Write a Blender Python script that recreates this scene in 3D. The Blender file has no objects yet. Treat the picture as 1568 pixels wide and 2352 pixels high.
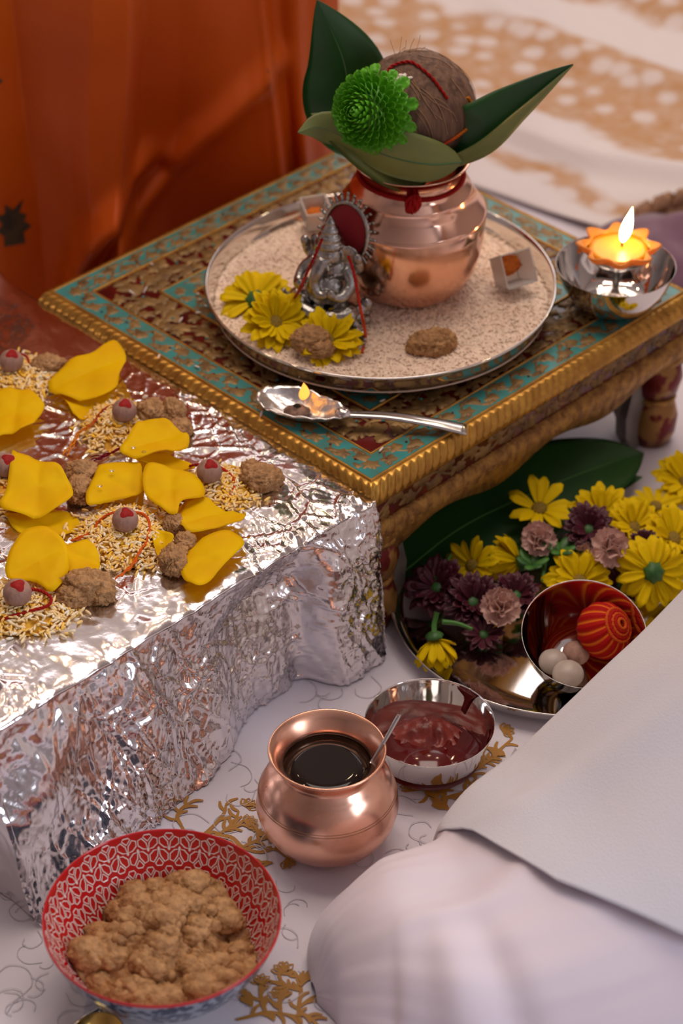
import bpy, bmesh, math, random
import numpy as np
from mathutils import Vector, Matrix, Quaternion, noise as mn

# ------------------------------------------------------------------ camera, light, exposure
SC = bpy.context.scene
COL = SC.collection
PI = math.pi
random.seed(7)
RNG = np.random.default_rng(7)
FPX, TH, CAMH = 5553.0, math.radians(37.5), 1.277

cam_d = bpy.data.cameras.new('camera')
cam_d.sensor_fit = 'VERTICAL'; cam_d.sensor_height = 36.0; cam_d.lens = FPX / 2352 * 36.0
cam_d.clip_start = 0.05
cam_d.dof.use_dof = True; cam_d.dof.focus_distance = 1.80; cam_d.dof.aperture_fstop = 5.0
cam = bpy.data.objects.new('camera', cam_d); COL.objects.link(cam)
cam.location = (0, 0, CAMH); cam.rotation_euler = (PI / 2 - TH, 0, 0)
SC.camera = cam

world = bpy.data.worlds.new('world'); SC.world = world; world.use_nodes = True
world.node_tree.nodes['Background'].inputs[0].default_value = (0.60, 0.62, 0.70, 1)
world.node_tree.nodes['Background'].inputs[1].default_value = 0.05

def area(name, loc, target, size, energy, color, shape='RECTANGLE', size_y=None):
    l = bpy.data.lights.new(name, 'AREA'); l.shape = shape; l.size = size
    if size_y: l.size_y = size_y
    l.energy = energy; l.color = color
    o = bpy.data.objects.new(name, l); COL.objects.link(o); o.location = loc
    o.rotation_euler = (Vector(target) - Vector(loc)).to_track_quat('-Z', 'Y').to_euler()
    return o
# all of these hang in or on the room shell, beyond the frame: ceiling lamp and warm ceiling spots overhead, windows in the back and right walls
area('ceiling_lamp_offscreen', (0.1, 2.0, 2.55), (0.1, 2.0, 0), 1.5, 36, (1.0, 0.85, 0.74), 'RECTANGLE', 1.1)
area('window_back_left_offscreen', (-0.55, 4.43, 1.75), (-0.55, 0, 1.75), 1.35, 18, (1.0, 0.92, 0.90), 'RECTANGLE', 1.6)
area('window_back_right_offscreen', (1.0, 4.43, 1.75), (1.0, 0, 1.75), 1.35, 18, (1.0, 0.92, 0.90), 'RECTANGLE', 1.6)
area('window_right_offscreen', (2.17, -0.1, 1.5), (0, -0.1, 1.5), 1.1, 50, (0.82, 0.88, 1.0), 'RECTANGLE', 1.3)
for nm, lx, ly in (('left', -0.9, 3.1), ('right', 0.9, 3.2), ('back', 0.2, 3.6), ('side', -1.1, 1.9)):
    area('ceiling_spot_%s_offscreen' % nm, (lx, ly, 2.56), (lx, ly, 0), 0.10, 4.2, (1.0, 0.72, 0.44), 'DISK')

vs = SC.view_settings
vs.view_transform = 'Standard'; vs.look = 'None'; vs.exposure = -0.36; vs.gamma = 1.0; vs.use_curve_mapping = False

# ------------------------------------------------------------------ pixel helpers
def P(x, y, h):
    u = (x - 784) / FPX; v = (y - 1176) / FPX
    d = (u, math.cos(TH) - v * math.sin(TH), -math.sin(TH) - v * math.cos(TH))
    t = (h - CAMH) / d[2]
    return Vector((d[0] * t, d[1] * t, h))
def PY(x, y, Y):
    u = (x - 784) / FPX; v = (y - 1176) / FPX
    d = (u, math.cos(TH) - v * math.sin(TH), -math.sin(TH) - v * math.cos(TH))
    t = Y / d[1]
    return Vector((d[0] * t, Y, CAMH + d[2] * t))
def mpp(x, y, h):
    v = (y - 1176) / FPX
    return (CAMH - h) / (math.sin(TH) + v * math.cos(TH)) / FPX
def lerp(a, b, t): return a + (b - a) * t
def sstep(a, b, x):
    t = min(1, max(0, (x - a) / (b - a))); return t * t * (3 - 2 * t)

# ------------------------------------------------------------------ materials
MATS = {}
def mat(name, col, rough=0.5, metal=0.0, col2=None, nscale=40, ndetail=4, lo=0.35, hi=0.65, bump=0.0, bscale=200,
        spec=0.5, sss=0.0, trans=0.0, attr=False, ntype='NOISE', rough2=None, stretch=None, coat=0.0, transl=0.0, sheen=0.0, emit=None, estr=0.0):
    m = bpy.data.materials.new(name); m.use_nodes = True
    nt = m.node_tree; N = nt.nodes; L = nt.links
    b = N['Principled BSDF']
    b.inputs['Base Color'].default_value = (*col, 1); b.inputs['Roughness'].default_value = rough
    b.inputs['Metallic'].default_value = metal; b.inputs['Specular IOR Level'].default_value = spec
    if coat: b.inputs['Coat Weight'].default_value = coat; b.inputs['Coat Roughness'].default_value = 0.12
    if sheen: b.inputs['Sheen Weight'].default_value = sheen
    if sss:
        b.inputs['Subsurface Weight'].default_value = sss; b.inputs['Subsurface Radius'].default_value = (0.006, 0.003, 0.0015)
        b.inputs['Subsurface Scale'].default_value = 1.0
    if trans: b.inputs['Transmission Weight'].default_value = trans
    if emit: b.inputs['Emission Color'].default_value = (*emit, 1); b.inputs['Emission Strength'].default_value = estr
    tc = N.new('ShaderNodeTexCoord'); src = tc.outputs['Object']
    if stretch:
        mp = N.new('ShaderNodeMapping'); mp.inputs['Scale'].default_value = stretch; L.new(src, mp.inputs[0]); src = mp.outputs[0]
    base = None
    if attr:
        a = N.new('ShaderNodeVertexColor'); a.layer_name = 'Col'; base = a.outputs['Color']
    if col2 is not None or rough2 is not None:
        if ntype == 'NOISE':
            t = N.new('ShaderNodeTexNoise'); t.inputs['Scale'].default_value = nscale; t.inputs['Detail'].default_value = ndetail; fac = t.outputs['Fac']
        else:
            t = N.new('ShaderNodeTexVoronoi'); t.inputs['Scale'].default_value = nscale; fac = t.outputs['Distance']
        L.new(src, t.inputs['Vector'])
        r = N.new('ShaderNodeMapRange'); r.inputs['From Min'].default_value = lo; r.inputs['From Max'].default_value = hi; L.new(fac, r.inputs['Value'])
        if col2 is not None:
            mx = N.new('ShaderNodeMix'); mx.data_type = 'RGBA'
            L.new(r.outputs[0], mx.inputs['Factor'])
            if base: L.new(base, mx.inputs[6]); mx.blend_type = 'MULTIPLY'; mx.inputs[7].default_value = (*col2, 1)
            else: mx.inputs[6].default_value = (*col, 1); mx.inputs[7].default_value = (*col2, 1)
            base = mx.outputs[2]
        if rough2 is not None:
            q = N.new('ShaderNodeMapRange'); q.inputs['To Min'].default_value = rough; q.inputs['To Max'].default_value = rough2
            L.new(r.outputs[0], q.inputs['Value']); L.new(q.outputs[0], b.inputs['Roughness'])
    if base: L.new(base, b.inputs['Base Color'])
    if bump:
        t2 = N.new('ShaderNodeTexNoise'); t2.inputs['Scale'].default_value = bscale; t2.inputs['Detail'].default_value = 3; L.new(src, t2.inputs['Vector'])
        bp = N.new('ShaderNodeBump'); bp.inputs['Strength'].default_value = bump; bp.inputs['Distance'].default_value = 0.001
        L.new(t2.outputs['Fac'], bp.inputs['Height']); L.new(bp.outputs[0], b.inputs['Normal'])
    if transl:
        out = N['Material Output']; tr = N.new('ShaderNodeBsdfTranslucent'); ms = N.new('ShaderNodeMixShader'); ms.inputs[0].default_value = transl
        if base: L.new(base, tr.inputs['Color'])
        else: tr.inputs['Color'].default_value = (*col, 1)
        L.new(b.outputs[0], ms.inputs[1]); L.new(tr.outputs[0], ms.inputs[2]); L.new(ms.outputs[0], out.inputs['Surface'])
    MATS[name] = m
    return m

M_copper = mat('copper', (0.86, 0.50, 0.37), 0.20, 1.0, (0.74, 0.38, 0.25), 25, rough2=0.30)
M_copper_k = mat('copper_bright', (0.90, 0.56, 0.42), 0.12, 1.0, (0.80, 0.45, 0.31), 20, rough2=0.22)
M_steel = mat('steel', (0.72, 0.69, 0.66), 0.06, 1.0)
M_steel_d = mat('steel_worn', (0.60, 0.57, 0.54), 0.12, 1.0, rough2=0.22)
M_foil = mat('foil', (0.80, 0.755, 0.76), 0.17, 1.0, bump=0.22, bscale=150)
M_gold = mat('gold_paint', (0.62, 0.34, 0.065), 0.34, 0.75, (0.42, 0.21, 0.04), 60)
M_gold_d = mat('bronze_paint', (0.30, 0.175, 0.055), 0.50, 0.35, (0.15, 0.082, 0.028), 70)
M_gold_r = mat('rough_gold', (0.46, 0.25, 0.06), 0.45, 0.6, (0.22, 0.10, 0.03), 130, bump=1.0, bscale=330)
M_lacq = mat('red_lacquer', (0.13, 0.008, 0.006), 0.22, 0.0, (0.05, 0.004, 0.004), 35)
M_turq = mat('turquoise_paint', (0.035, 0.27, 0.27), 0.3, 0.0, (0.06, 0.20, 0.17), 70)
M_grey = mat('bare_silver_wood', (0.23, 0.21, 0.19), 0.45, 0.2, (0.14, 0.12, 0.11), 30)
M_rice = mat('rice', (0.80, 0.70, 0.60), 0.45, attr=True)
M_ricebed = mat('rice_bed', (0.88, 0.70, 0.57), 0.6, col2=(0.80, 0.62, 0.49), nscale=300)
M_petal = mat('rose_petal', (0.97, 0.66, 0.001), 0.6, spec=.12, col2=(0.93, 0.55, 0.001), nscale=30, transl=0.3, bump=0.12, bscale=160)
M_daisy = mat('daisy_petal', (0.90, 0.70, 0.002), 0.6, spec=.12, col2=(0.85, 0.54, 0.001), nscale=60, transl=0.2)
M_calyx = mat('green_calyx', (0.02, 0.09, 0.015), 0.5, col2=(0.05, 0.16, 0.03), nscale=200)
M_disc = mat('daisy_disc', (0.35, 0.20, 0.01), 0.7, col2=(0.16, 0.12, 0.01), nscale=400, bump=1.0, bscale=900)
M_maroon = mat('maroon_petal', (0.10, 0.008, 0.022), 0.5, col2=(0.05, 0.004, 0.014), nscale=60)
M_pink = mat('pink_petal', (0.96, 0.74, 0.68), 0.6, spec=.2, col2=(0.92, 0.58, 0.48), nscale=50, transl=0.25)
M_mum = mat('green_mum', (0.15, 0.52, 0.012), 0.42, col2=(0.08, 0.38, 0.008), nscale=50, transl=0.15)
M_mumcore = M_mum
M_leaf = mat('leaf_top', (0.010, 0.052, 0.009), 0.36, col2=(0.016, 0.080, 0.012), nscale=18, lo=.3, hi=.7)
M_leafu = mat('leaf_underside', (0.19, 0.21, 0.05), 0.5, col2=(0.13, 0.16, 0.04), nscale=25)
M_leafd = M_leaf
M_vein = mat('leaf_vein', (0.06, 0.13, 0.04), 0.5)
M_stem = mat('green_stem', (0.06, 0.20, 0.03), 0.5)
M_coco = mat('coconut_shell', (0.20, 0.105, 0.06), 0.75, col2=(0.09, 0.042, 0.025), nscale=60, stretch=(3.5, 3.5, 0.35), bump=1.0, bscale=120, ndetail=8)
M_fibre = mat('coconut_fibre', (0.38, 0.21, 0.11), 0.6)
M_kum = mat('kumkum', (0.40, 0.014, 0.010), 0.6, spec=.2, col2=(0.28, 0.008, 0.008), nscale=300)
M_kumwet = mat('kumkum_wet', (0.10, 0.004, 0.004), 0.12)
M_kumpaste = mat('kumkum_paste', (0.24, 0.028, 0.016), 0.42, col2=(0.12, 0.008, 0.006), nscale=90, bump=0.6, bscale=200)
M_thread = mat('thread', (0.6, 0.05, 0.01), 0.7, spec=.15, attr=True, bump=0.6, bscale=900)
M_nut = mat('areca_nut', (0.42, 0.24, 0.185), 0.6, spec=.25, col2=(0.30, 0.165, 0.125), nscale=90, stretch=(2, 2, .8), bump=0.5, bscale=300)
M_nutgrey = mat('pale_nut', (0.50, 0.42, 0.37), 0.45, col2=(0.40, 0.32, 0.27), nscale=60)
M_sem = mat('semolina_sweet', (0.56, 0.30, 0.12), 0.55, col2=(0.33, 0.155, 0.05), nscale=150, bump=1.0, bscale=800)
M_semd = M_sem
M_silver = mat('antique_silver', (0.50, 0.48, 0.45), 0.2, 1.0, (0.30, 0.28, 0.26), 120, bump=0.6, bscale=420)
M_redcloth = mat('red_velvet', (0.26, 0.005, 0.012), 0.7)
M_orange = mat('orange_satin', (0.66, 0.11, 0.002), 0.48, col2=(0.60, 0.085, 0.002), nscale=6, bump=0.12, bscale=1200, transl=.22, spec=.3)
M_motif = mat('dark_motif', (0.035, 0.022, 0.010), 0.6, col2=(0.07, 0.04, 0.012), nscale=90)
M_purple = mat('purple_cloth', (0.13, 0.055, 0.095), 0.8, col2=(0.19, 0.09, 0.14), nscale=30, sheen=.4)
M_wicker = mat('wicker', (0.30, 0.14, 0.06), 0.6, col2=(0.17, 0.07, 0.03), nscale=120)
M_white = mat('white_cotton', (0.80, 0.71, 0.78), 0.8, col2=(0.77, 0.68, 0.75), nscale=12, sheen=.2, bump=0.25, bscale=1500)
M_bluew = mat('bluish_cotton', (0.69, 0.69, 0.77), 0.8, col2=(0.74, 0.70, 0.74), nscale=8, sheen=.2, bump=0.4, bscale=900)
M_glaze = mat('red_glaze', (0.50, 0.006, 0.010), 0.14, coat=.4)
M_whiteline = mat('white_glaze', (0.82, 0.66, 0.60), 0.16)
M_blueglaze = mat('blue_glaze', (0.015, 0.028, 0.07), 0.15, ntype='VORONOI', col2=(0.22, 0.26, 0.33), nscale=190, lo=.50, hi=.62)
M_goldprint = mat('gold_print', (0.40, 0.18, 0.02), 0.6)
M_greyline = mat('grey_print', (0.50, 0.475, 0.53), 0.8)
M_flame = mat('candle_flame', (1, .8, .4), 0.5, emit=(1.0, 0.62, 0.25), estr=55)
M_flame2 = mat('ghee_flame', (1, .5, .1), 0.5, emit=(1.0, 0.36, 0.05), estr=2.2)
M_wax = mat('yellow_wax', (0.92, 0.40, 0.006), 0.25, transl=.25)
M_waxcup = mat('amber_cup', (0.85, 0.38, 0.08), 0.3, transl=0.45)
M_wick = mat('burnt_wick', (0.012, 0.008, 0.006), 0.9)
M_plastic = mat('cloudy_plastic', (0.86, 0.82, 0.80), 0.25, trans=0.55)
M_saffron = mat('saffron_powder', (0.75, 0.20, 0.01), 0.8, col2=(.6, .12, .01), nscale=200, bump=1, bscale=400)
M_water = mat('dark_water', (0.012, 0.006, 0.004), 0.04, spec=.25)
M_brass = mat('brass', (0.62, 0.38, 0.10), 0.2, 1.0)
M_drop = mat('water_drop', (1, 1, 1), 0.02, trans=1.0)
M_wall = mat('wall_paint', (0.36, 0.31, 0.30), 0.8)
M_ceil = mat('ceiling_paint', (0.50, 0.45, 0.43), 0.8)
M_frame = mat('window_frame', (0.6, 0.58, 0.55), 0.4)
M_pane = mat('window_pane', (.8, .85, .9), 0.1)

# ------------------------------------------------------------------ mesh helpers
def mesh(name, verts, faces, m, parent=None, smooth=True, cols=None, mats=None, fm=None, origin=None):
    me = bpy.data.meshes.new(name)
    v = np.asarray(verts, dtype=np.float64).reshape(-1, 3)
    if origin is not None: v = v - np.asarray(origin)
    elif parent is not None and parent.get('_o') is not None: v = v - np.asarray(parent['_o'][:])
    if isinstance(faces, np.ndarray):
        nv, nf, k = len(v), len(faces), faces.shape[1]
        me.vertices.add(nv); me.vertices.foreach_set('co', v.astype(np.float32).ravel())
        me.loops.add(nf * k); me.loops.foreach_set('vertex_index', faces.astype(np.int32).ravel())
        me.polygons.add(nf); me.polygons.foreach_set('loop_start', np.arange(0, nf * k, k, dtype=np.int32))
        me.update(calc_edges=True)
    else:
        me.from_pydata([tuple(a) for a in v], [], [tuple(f) for f in faces])
    for mm in (mats or [m]): me.materials.append(mm)
    if fm is not None: me.polygons.foreach_set('material_index', np.asarray(fm, dtype=np.int32))
    if smooth: me.polygons.foreach_set('use_smooth', np.ones(len(me.polygons), dtype=bool))
    if cols is not None:
        ca = me.color_attributes.new('Col', 'FLOAT_COLOR', 'POINT')
        c = np.ones((len(v), 4), dtype=np.float32); c[:, :3] = cols; ca.data.foreach_set('color', c.ravel())
    me.validate(); me.update()
    o = bpy.data.objects.new(name, me); COL.objects.link(o)
    if parent is not None: o.parent = parent
    if origin is not None: o.location = origin
    return o
def tag(o, label, cat, group=None, kind=None):
    o['label'] = label; o['category'] = cat
    if group: o['group'] = group
    if kind: o['kind'] = kind
    return o
def thing(name, label, cat, loc=(0, 0, 0), group=None, world_parts=True):
    o = bpy.data.objects.new(name, None); COL.objects.link(o); o.location = loc; o.empty_display_size = .02
    if world_parts: o['_o'] = [float(a) for a in loc]
    return tag(o, label, cat, group)
def inst(name, me, parent, mw):
    o = bpy.data.objects.new(name, me); COL.objects.link(o); o.parent = parent; o.matrix_basis = mw; return o
def struct(o): o['kind'] = 'structure'; return o

def grid_faces(nu, nv, cu=False, cv=False):
    f = []
    for i in range(nu if cu else nu - 1):
        for j in range(nv if cv else nv - 1):
            a = i * nv + j; b = ((i + 1) % nu) * nv + j; c = ((i + 1) % nu) * nv + (j + 1) % nv; d = i * nv + (j + 1) % nv
            f.append((a, b, c, d))
    return f
def gridf_np(nu, nv):
    i, j = np.meshgrid(np.arange(nu - 1), np.arange(nv - 1), indexing='ij'); a = (i * nv + j).ravel()
    return np.stack([a, a + nv, a + nv + 1, a + 1], 1)
def cr(pts, n):
    pts = [Vector(p) for p in pts]; out = []
    ex = [pts[0] * 2 - pts[1]] + pts + [pts[-1] * 2 - pts[-2]]
    for k in range(n):
        t = k / (n - 1) * (len(pts) - 1); i = min(int(t), len(pts) - 2); t -= i
        a, b, c, d = ex[i:i + 4]
        out.append(0.5 * ((2 * b) + (c - a) * t + (2 * a - 5 * b + 4 * c - d) * t * t + (3 * b - a - 3 * c + d) * t ** 3))
    return out
def lathe(profile, segs=64, smooth_n=None, center=(0, 0, 0), cap0=False, cap1=False, wob=None):
    pr = [(p.x, p.y) for p in cr([(r, z, 0) for r, z in profile], smooth_n)] if smooth_n else profile
    v = []
    for k in range(segs):
        a = 2 * PI * k / segs
        for r, z in pr:
            rr = r * (1 + (wob(a, z) if wob else 0))
            v.append((center[0] + rr * math.cos(a), center[1] + rr * math.sin(a), center[2] + z))
    f = grid_faces(segs, len(pr), cu=True); n = len(pr)
    if cap0: f.append([k * n for k in range(segs)][::-1])
    if cap1: f.append([k * n + n - 1 for k in range(segs)])
    return v, f
def tube(pts, r, segs=8, closed=False, caps=True):
    n = len(pts); v = []
    prev = None
    for i, p in enumerate(pts):
        p = Vector(p)
        t = (Vector(pts[(i + 1) % n] if closed else pts[min(i + 1, n - 1)]) - Vector(pts[i - 1 if (closed or i > 0) else 0])).normalized()
        if prev is None:
            u = t.orthogonal().normalized()
        else:
            u = (prev - t * prev.dot(t)); u = u.normalized() if u.length > 1e-6 else t.orthogonal().normalized()
        prev = u; w = t.cross(u); rr = r(i / max(1, n - 1)) if callable(r) else r
        for k in range(segs):
            a = 2 * PI * k / segs; v.append(p + (u * math.cos(a) + w * math.sin(a)) * rr)
    f = grid_faces(n, segs, cu=closed, cv=True)
    if caps and not closed:
        f.append(list(range(segs))[::-1]); f.append([(n - 1) * segs + k for k in range(segs)])
    return v, f
class MB:
    def __init__(s): s.v = []; s.f = []; s.c = []
    def add(s, vf, col=None):
        v, f = vf; o = len(s.v); s.v += [tuple(a) for a in v]; s.f += [tuple(i + o for i in q) for q in f]
        if col is not None:
            s.c += [col] * len(v) if not isinstance(col, list) else col
        return s
    def box(s, c, h):
        x, y, z = c; a, b, d = h
        v = [(x + i * a, y + j * b, z + k * d) for i in (-1, 1) for j in (-1, 1) for k in (-1, 1)]
        return s.add((v, [(0, 1, 3, 2), (4, 6, 7, 5), (0, 4, 5, 1), (2, 3, 7, 6), (0, 2, 6, 4), (1, 5, 7, 3)]))
    def build(s, name, m, parent=None, smooth=True, **k):
        return mesh(name, s.v, s.f, m, parent, smooth, cols=(np.array(s.c) if s.c else None), **k)
def ico(sub):
    bm = bmesh.new(); bmesh.ops.create_icosphere(bm, subdivisions=sub, radius=1.0)
    v = [x.co.copy() for x in bm.verts]; f = [tuple(q.index for q in p.verts) for p in bm.faces]; bm.free(); return v, f
ICO = {k: ico(k) for k in (1, 2, 3, 4, 5)}
def ell(c, r, sub=3, rot=None):
    v, f = ICO[sub]; o = []
    for p in v:
        q = Vector((p.x * r[0], p.y * r[1], p.z * r[2]))
        if rot is not None: q = rot @ q
        o.append(q + Vector(c))
    return o, f
def mod_solid(o, t, off=0.0):
    m = o.modifiers.new('thick', 'SOLIDIFY'); m.thickness = t; m.offset = off
def mod_sub(o, n=1):
    m = o.modifiers.new('sub', 'SUBSURF'); m.levels = n; m.render_levels = n

_T = RNG.random(65536)
def _h(ix, iy, s): return _T[((ix * 7919) ^ (iy * 104729) ^ (s * 15485863)) & 65535]
def worley(x, y, sc, s):
    x = x / sc; y = y / sc; ix = np.floor(x).astype(np.int64); iy = np.floor(y).astype(np.int64)
    f1 = np.full(x.shape, 9.0); f2 = np.full(x.shape, 9.0)
    for dx in (-1, 0, 1):
        for dy in (-1, 0, 1):
            cx = ix + dx; cy = iy + dy
            d = np.hypot(cx + _h(cx, cy, s) - x, cy + _h(cx, cy, s + 1) - y)
            f2 = np.minimum(f2, np.maximum(f1, d)); f1 = np.minimum(f1, d)
    return f1, f2
def vnoise(x, y, sc, s):
    x = x / sc; y = y / sc; ix = np.floor(x).astype(np.int64); iy = np.floor(y).astype(np.int64); fx = x - ix; fy = y - iy
    fx = fx * fx * (3 - 2 * fx); fy = fy * fy * (3 - 2 * fy)
    a = _h(ix, iy, s); b = _h(ix + 1, iy, s); c = _h(ix, iy + 1, s); d = _h(ix + 1, iy + 1, s)
    return (a + (b - a) * fx) * (1 - fy) + (c + (d - c) * fx) * fy - 0.5
def crumple(x, y, s=3, facet=1.0, ridge=1.0):
    wx = x + 0.014 * vnoise(x, y, .035, s + 20); wy = y + 0.014 * vnoise(x, y, .035, s + 30)
    h = 0; dens = np.clip(vnoise(x, y, .09, s + 40) * 2.2 + .75, .15, 1.4)
    for sc, fa, ra in ((.062, .0050, .0008), (.028, .0026, .0007), (.0125, .0010, .0004)):
        f1, f2 = worley(wx + wy * .35, wy * .85 - wx * .3, sc, s); e = f2 - f1
        h = h + facet * fa * (e - .35) + ridge * dens * ra * (np.exp(-e / .07) * 1.6 - .3); s += 5
    return h

# ================================================================== the room
struct(MB().box((0, 1.6, -0.05), (2.3, 2.9, 0.05)).build('floor', mat('floor_cloth', (.74, .69, .76), .8, col2=(.69, .645, .71), nscale=5, bump=.2, bscale=300), smooth=False))
struct(MB().box((0, 4.55, 1.3), (2.3, .05, 1.3)).build('wall_back', M_wall, smooth=False))
struct(MB().box((-2.25, 1.6, 1.3), (.05, 2.9, 1.3)).build('wall_left', M_wall, smooth=False))
struct(MB().box((2.25, 1.6, 1.3), (.05, 2.9, 1.3)).build('wall_right', M_wall, smooth=False))
struct(MB().box((0, -1.25, 1.3), (2.3, .05, 1.3)).build('wall_front', M_wall, smooth=False))
struct(MB().box((0, 1.6, 2.65), (2.3, 2.9, .05)).build('ceiling', M_ceil, smooth=False))
def window(n, cx, cz, w, h, y):
    fr = MB()
    for sx in (-1, 1): fr.box((cx + sx * w / 2, y, cz), (.04, .03, h / 2 + .04))
    for sz in (-1, 0, 1): fr.box((cx, y, cz + sz * h / 2), (w / 2 + .04, .03, .03))
    o = struct(fr.build('window_%d' % n, M_frame, smooth=False))
    for k in (0, 1):
        MB().box((cx, y + .01, cz + (k - .5) * h / 2), (w / 2 - .04, .004, h / 4 - .03)).build('pane', M_pane, o, smooth=False)
window(1, -0.55, 1.75, 1.4, 1.65, 4.47)
window(2, 1.0, 1.75, 1.4, 1.65, 4.47)

# ------------------------------------------------------------------ prints on the floor cloth
FLOOR = bpy.data.objects['floor']
RZ = [0]
def ribbon(mb, pts, w, z=0.0006, n=None, taper=True):
    RZ[0] += 1; z = z + (RZ[0] % 80) * .000012
    c = cr(pts, n or 4 * len(pts)); m = len(c); v = []
    for i, p in enumerate(c):
        t = (c[min(i + 1, m - 1)] - c[max(i - 1, 0)]).normalized(); s = Vector((-t.y, t.x, 0)).normalized()
        ww = w * (0.55 + 0.45 * math.sin(PI * min(1, .12 + .88 * i / (m - 1)))) if taper else w
        v += [(p.x + s.x * ww / 2, p.y + s.y * ww / 2, z), (p.x - s.x * ww / 2, p.y - s.y * ww / 2, z)]
    mb.add((v, [(2 * i, 2 * i + 1, 2 * i + 3, 2 * i + 2) for i in range(m - 1)]))
def C8(x, y): return P(x / 2.063, 1850 + y / 2.063, 0)
def C7(x, y): return P(560 + x / 2.306, 1520 + y / 2.306, 0)
rp = random.Random(3)
gp = MB()
def stroke(c, ang, ln, w):
    c = Vector(c); d = Vector((math.cos(ang), math.sin(ang), 0)); s = Vector((-d.y, d.x, 0))
    ribbon(gp, [c, c + d * ln * .5 + s * ln * .12, c + d * ln], w)
def blossom(c, r, up):
    for k in range(-2, 3):
        a = up + k * .55; d = Vector((math.cos(a), math.sin(a), 0)); s = Vector((-d.y, d.x, 0))
        ribbon(gp, [c, c + d * r * .6 + s * r * .28, c + d * r * 1.1], .0016)
        ribbon(gp, [c, c + d * r * .6 - s * r * .28, c + d * r * 1.1], .0011)
    ribbon(gp, [c + Vector((math.cos(up + t) * r * .5, math.sin(up + t) * r * .5, 0)) for t in (-1.8, -.9, 0, .9, 1.8)], .0009)
for fn, lines, fl in (
    (C8, [[(860, 100), (885, 140), (930, 160), (1000, 110), (1060, 40), (1070, 0)], [(885, 140), (960, 160), (1050, 130), (1110, 80), (1130, 30)],
          [(900, 160), (1000, 150), (1090, 150), (1150, 200), (1230, 225), (1300, 210), (1360, 250)], [(1090, 150), (1110, 200), (1160, 230), (1200, 270), (1250, 290)],
          [(1050, 130), (1090, 110), (1150, 95)], [(1150, 200), (1220, 170), (1290, 150)], [(860, 100), (840, 60), (860, 20), (900, -10)], [(1210, 100), (1230, 140), (1290, 160), (1340, 200)]],
     [(1165, 90, .4), (1350, 265, -.6), (1165, 8, .8)]),
    (C8, [[(1420, 1080), (1415, 960), (1425, 880), (1400, 800), (1380, 790)], [(1415, 960), (1470, 920), (1500, 905)], [(1425, 880), (1360, 860), (1330, 830)],
          [(1120, 1020), (1200, 1000), (1260, 985), (1330, 990), (1400, 1000)], [(1260, 985), (1240, 930), (1230, 860)], [(1330, 990), (1325, 940), (1325, 905)],
          [(1420, 860), (1450, 830), (1490, 820)], [(1190, 960), (1190, 900)], [(1400, 1000), (1450, 1000), (1520, 1060)]],
     [(1230, 850, 1.3), (1325, 910, 1.6), (1345, 790, 1.9)]),
    (C7, [[(850, 690), (930, 680), (1000, 670), (1060, 680), (1140, 640), (1220, 600)], [(1030, 735), (1100, 715), (1170, 690), (1230, 620)], [(1080, 790), (1060, 750)],
          [(1210, 590), (1260, 550), (1310, 520)], [(1010, 650), (1025, 690), (1050, 705)], [(1280, 460), (1310, 465), (1340, 470)], [(1140, 640), (1100, 610), (1060, 600)], [(960, 675), (970, 715)], [(1240, 545), (1300, 515), (1420, 410)]],
     [(890, 665, 2.6), (1370, 370, .3), (1130, 560, 1.0)])):
    for ln in lines:
        pts = [fn(*q) for q in ln]; ribbon(gp, pts, .0031)
        c = cr(pts, 14)
        for k in (3, 5, 7, 9, 11, 13):
            t = c[k] - c[k - 1]; a = math.atan2(t.y, t.x)
            stroke(c[k], a + rp.choice((-1, 1)) * rp.uniform(.6, 1.0), rp.uniform(.007, .012), .0028)
    for x, y, up in fl: blossom(fn(x, y), .0085, up)
gp.build('gold_floral_print', M_goldprint, FLOOR, smooth=False)
lp = MB()
for k in range(190):
    c = P(rp.uniform(0, 1250), rp.uniform(1560, 2352), 0); a = rp.uniform(0, 6.28); r = rp.uniform(.008, .022); turn = rp.choice((-1, 1)) * rp.uniform(2.5, 5)
    pts = [c + Vector((math.cos(a + turn * t) * r * (1 - .6 * t), math.sin(a + turn * t) * r * (1 - .6 * t), 0)) for t in (0, .25, .5, .75, 1)]
    ribbon(lp, pts, .00065, .0004, 14, False)
lp.build('fine_grey_print', M_greyline, FLOOR, smooth=False)

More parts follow.
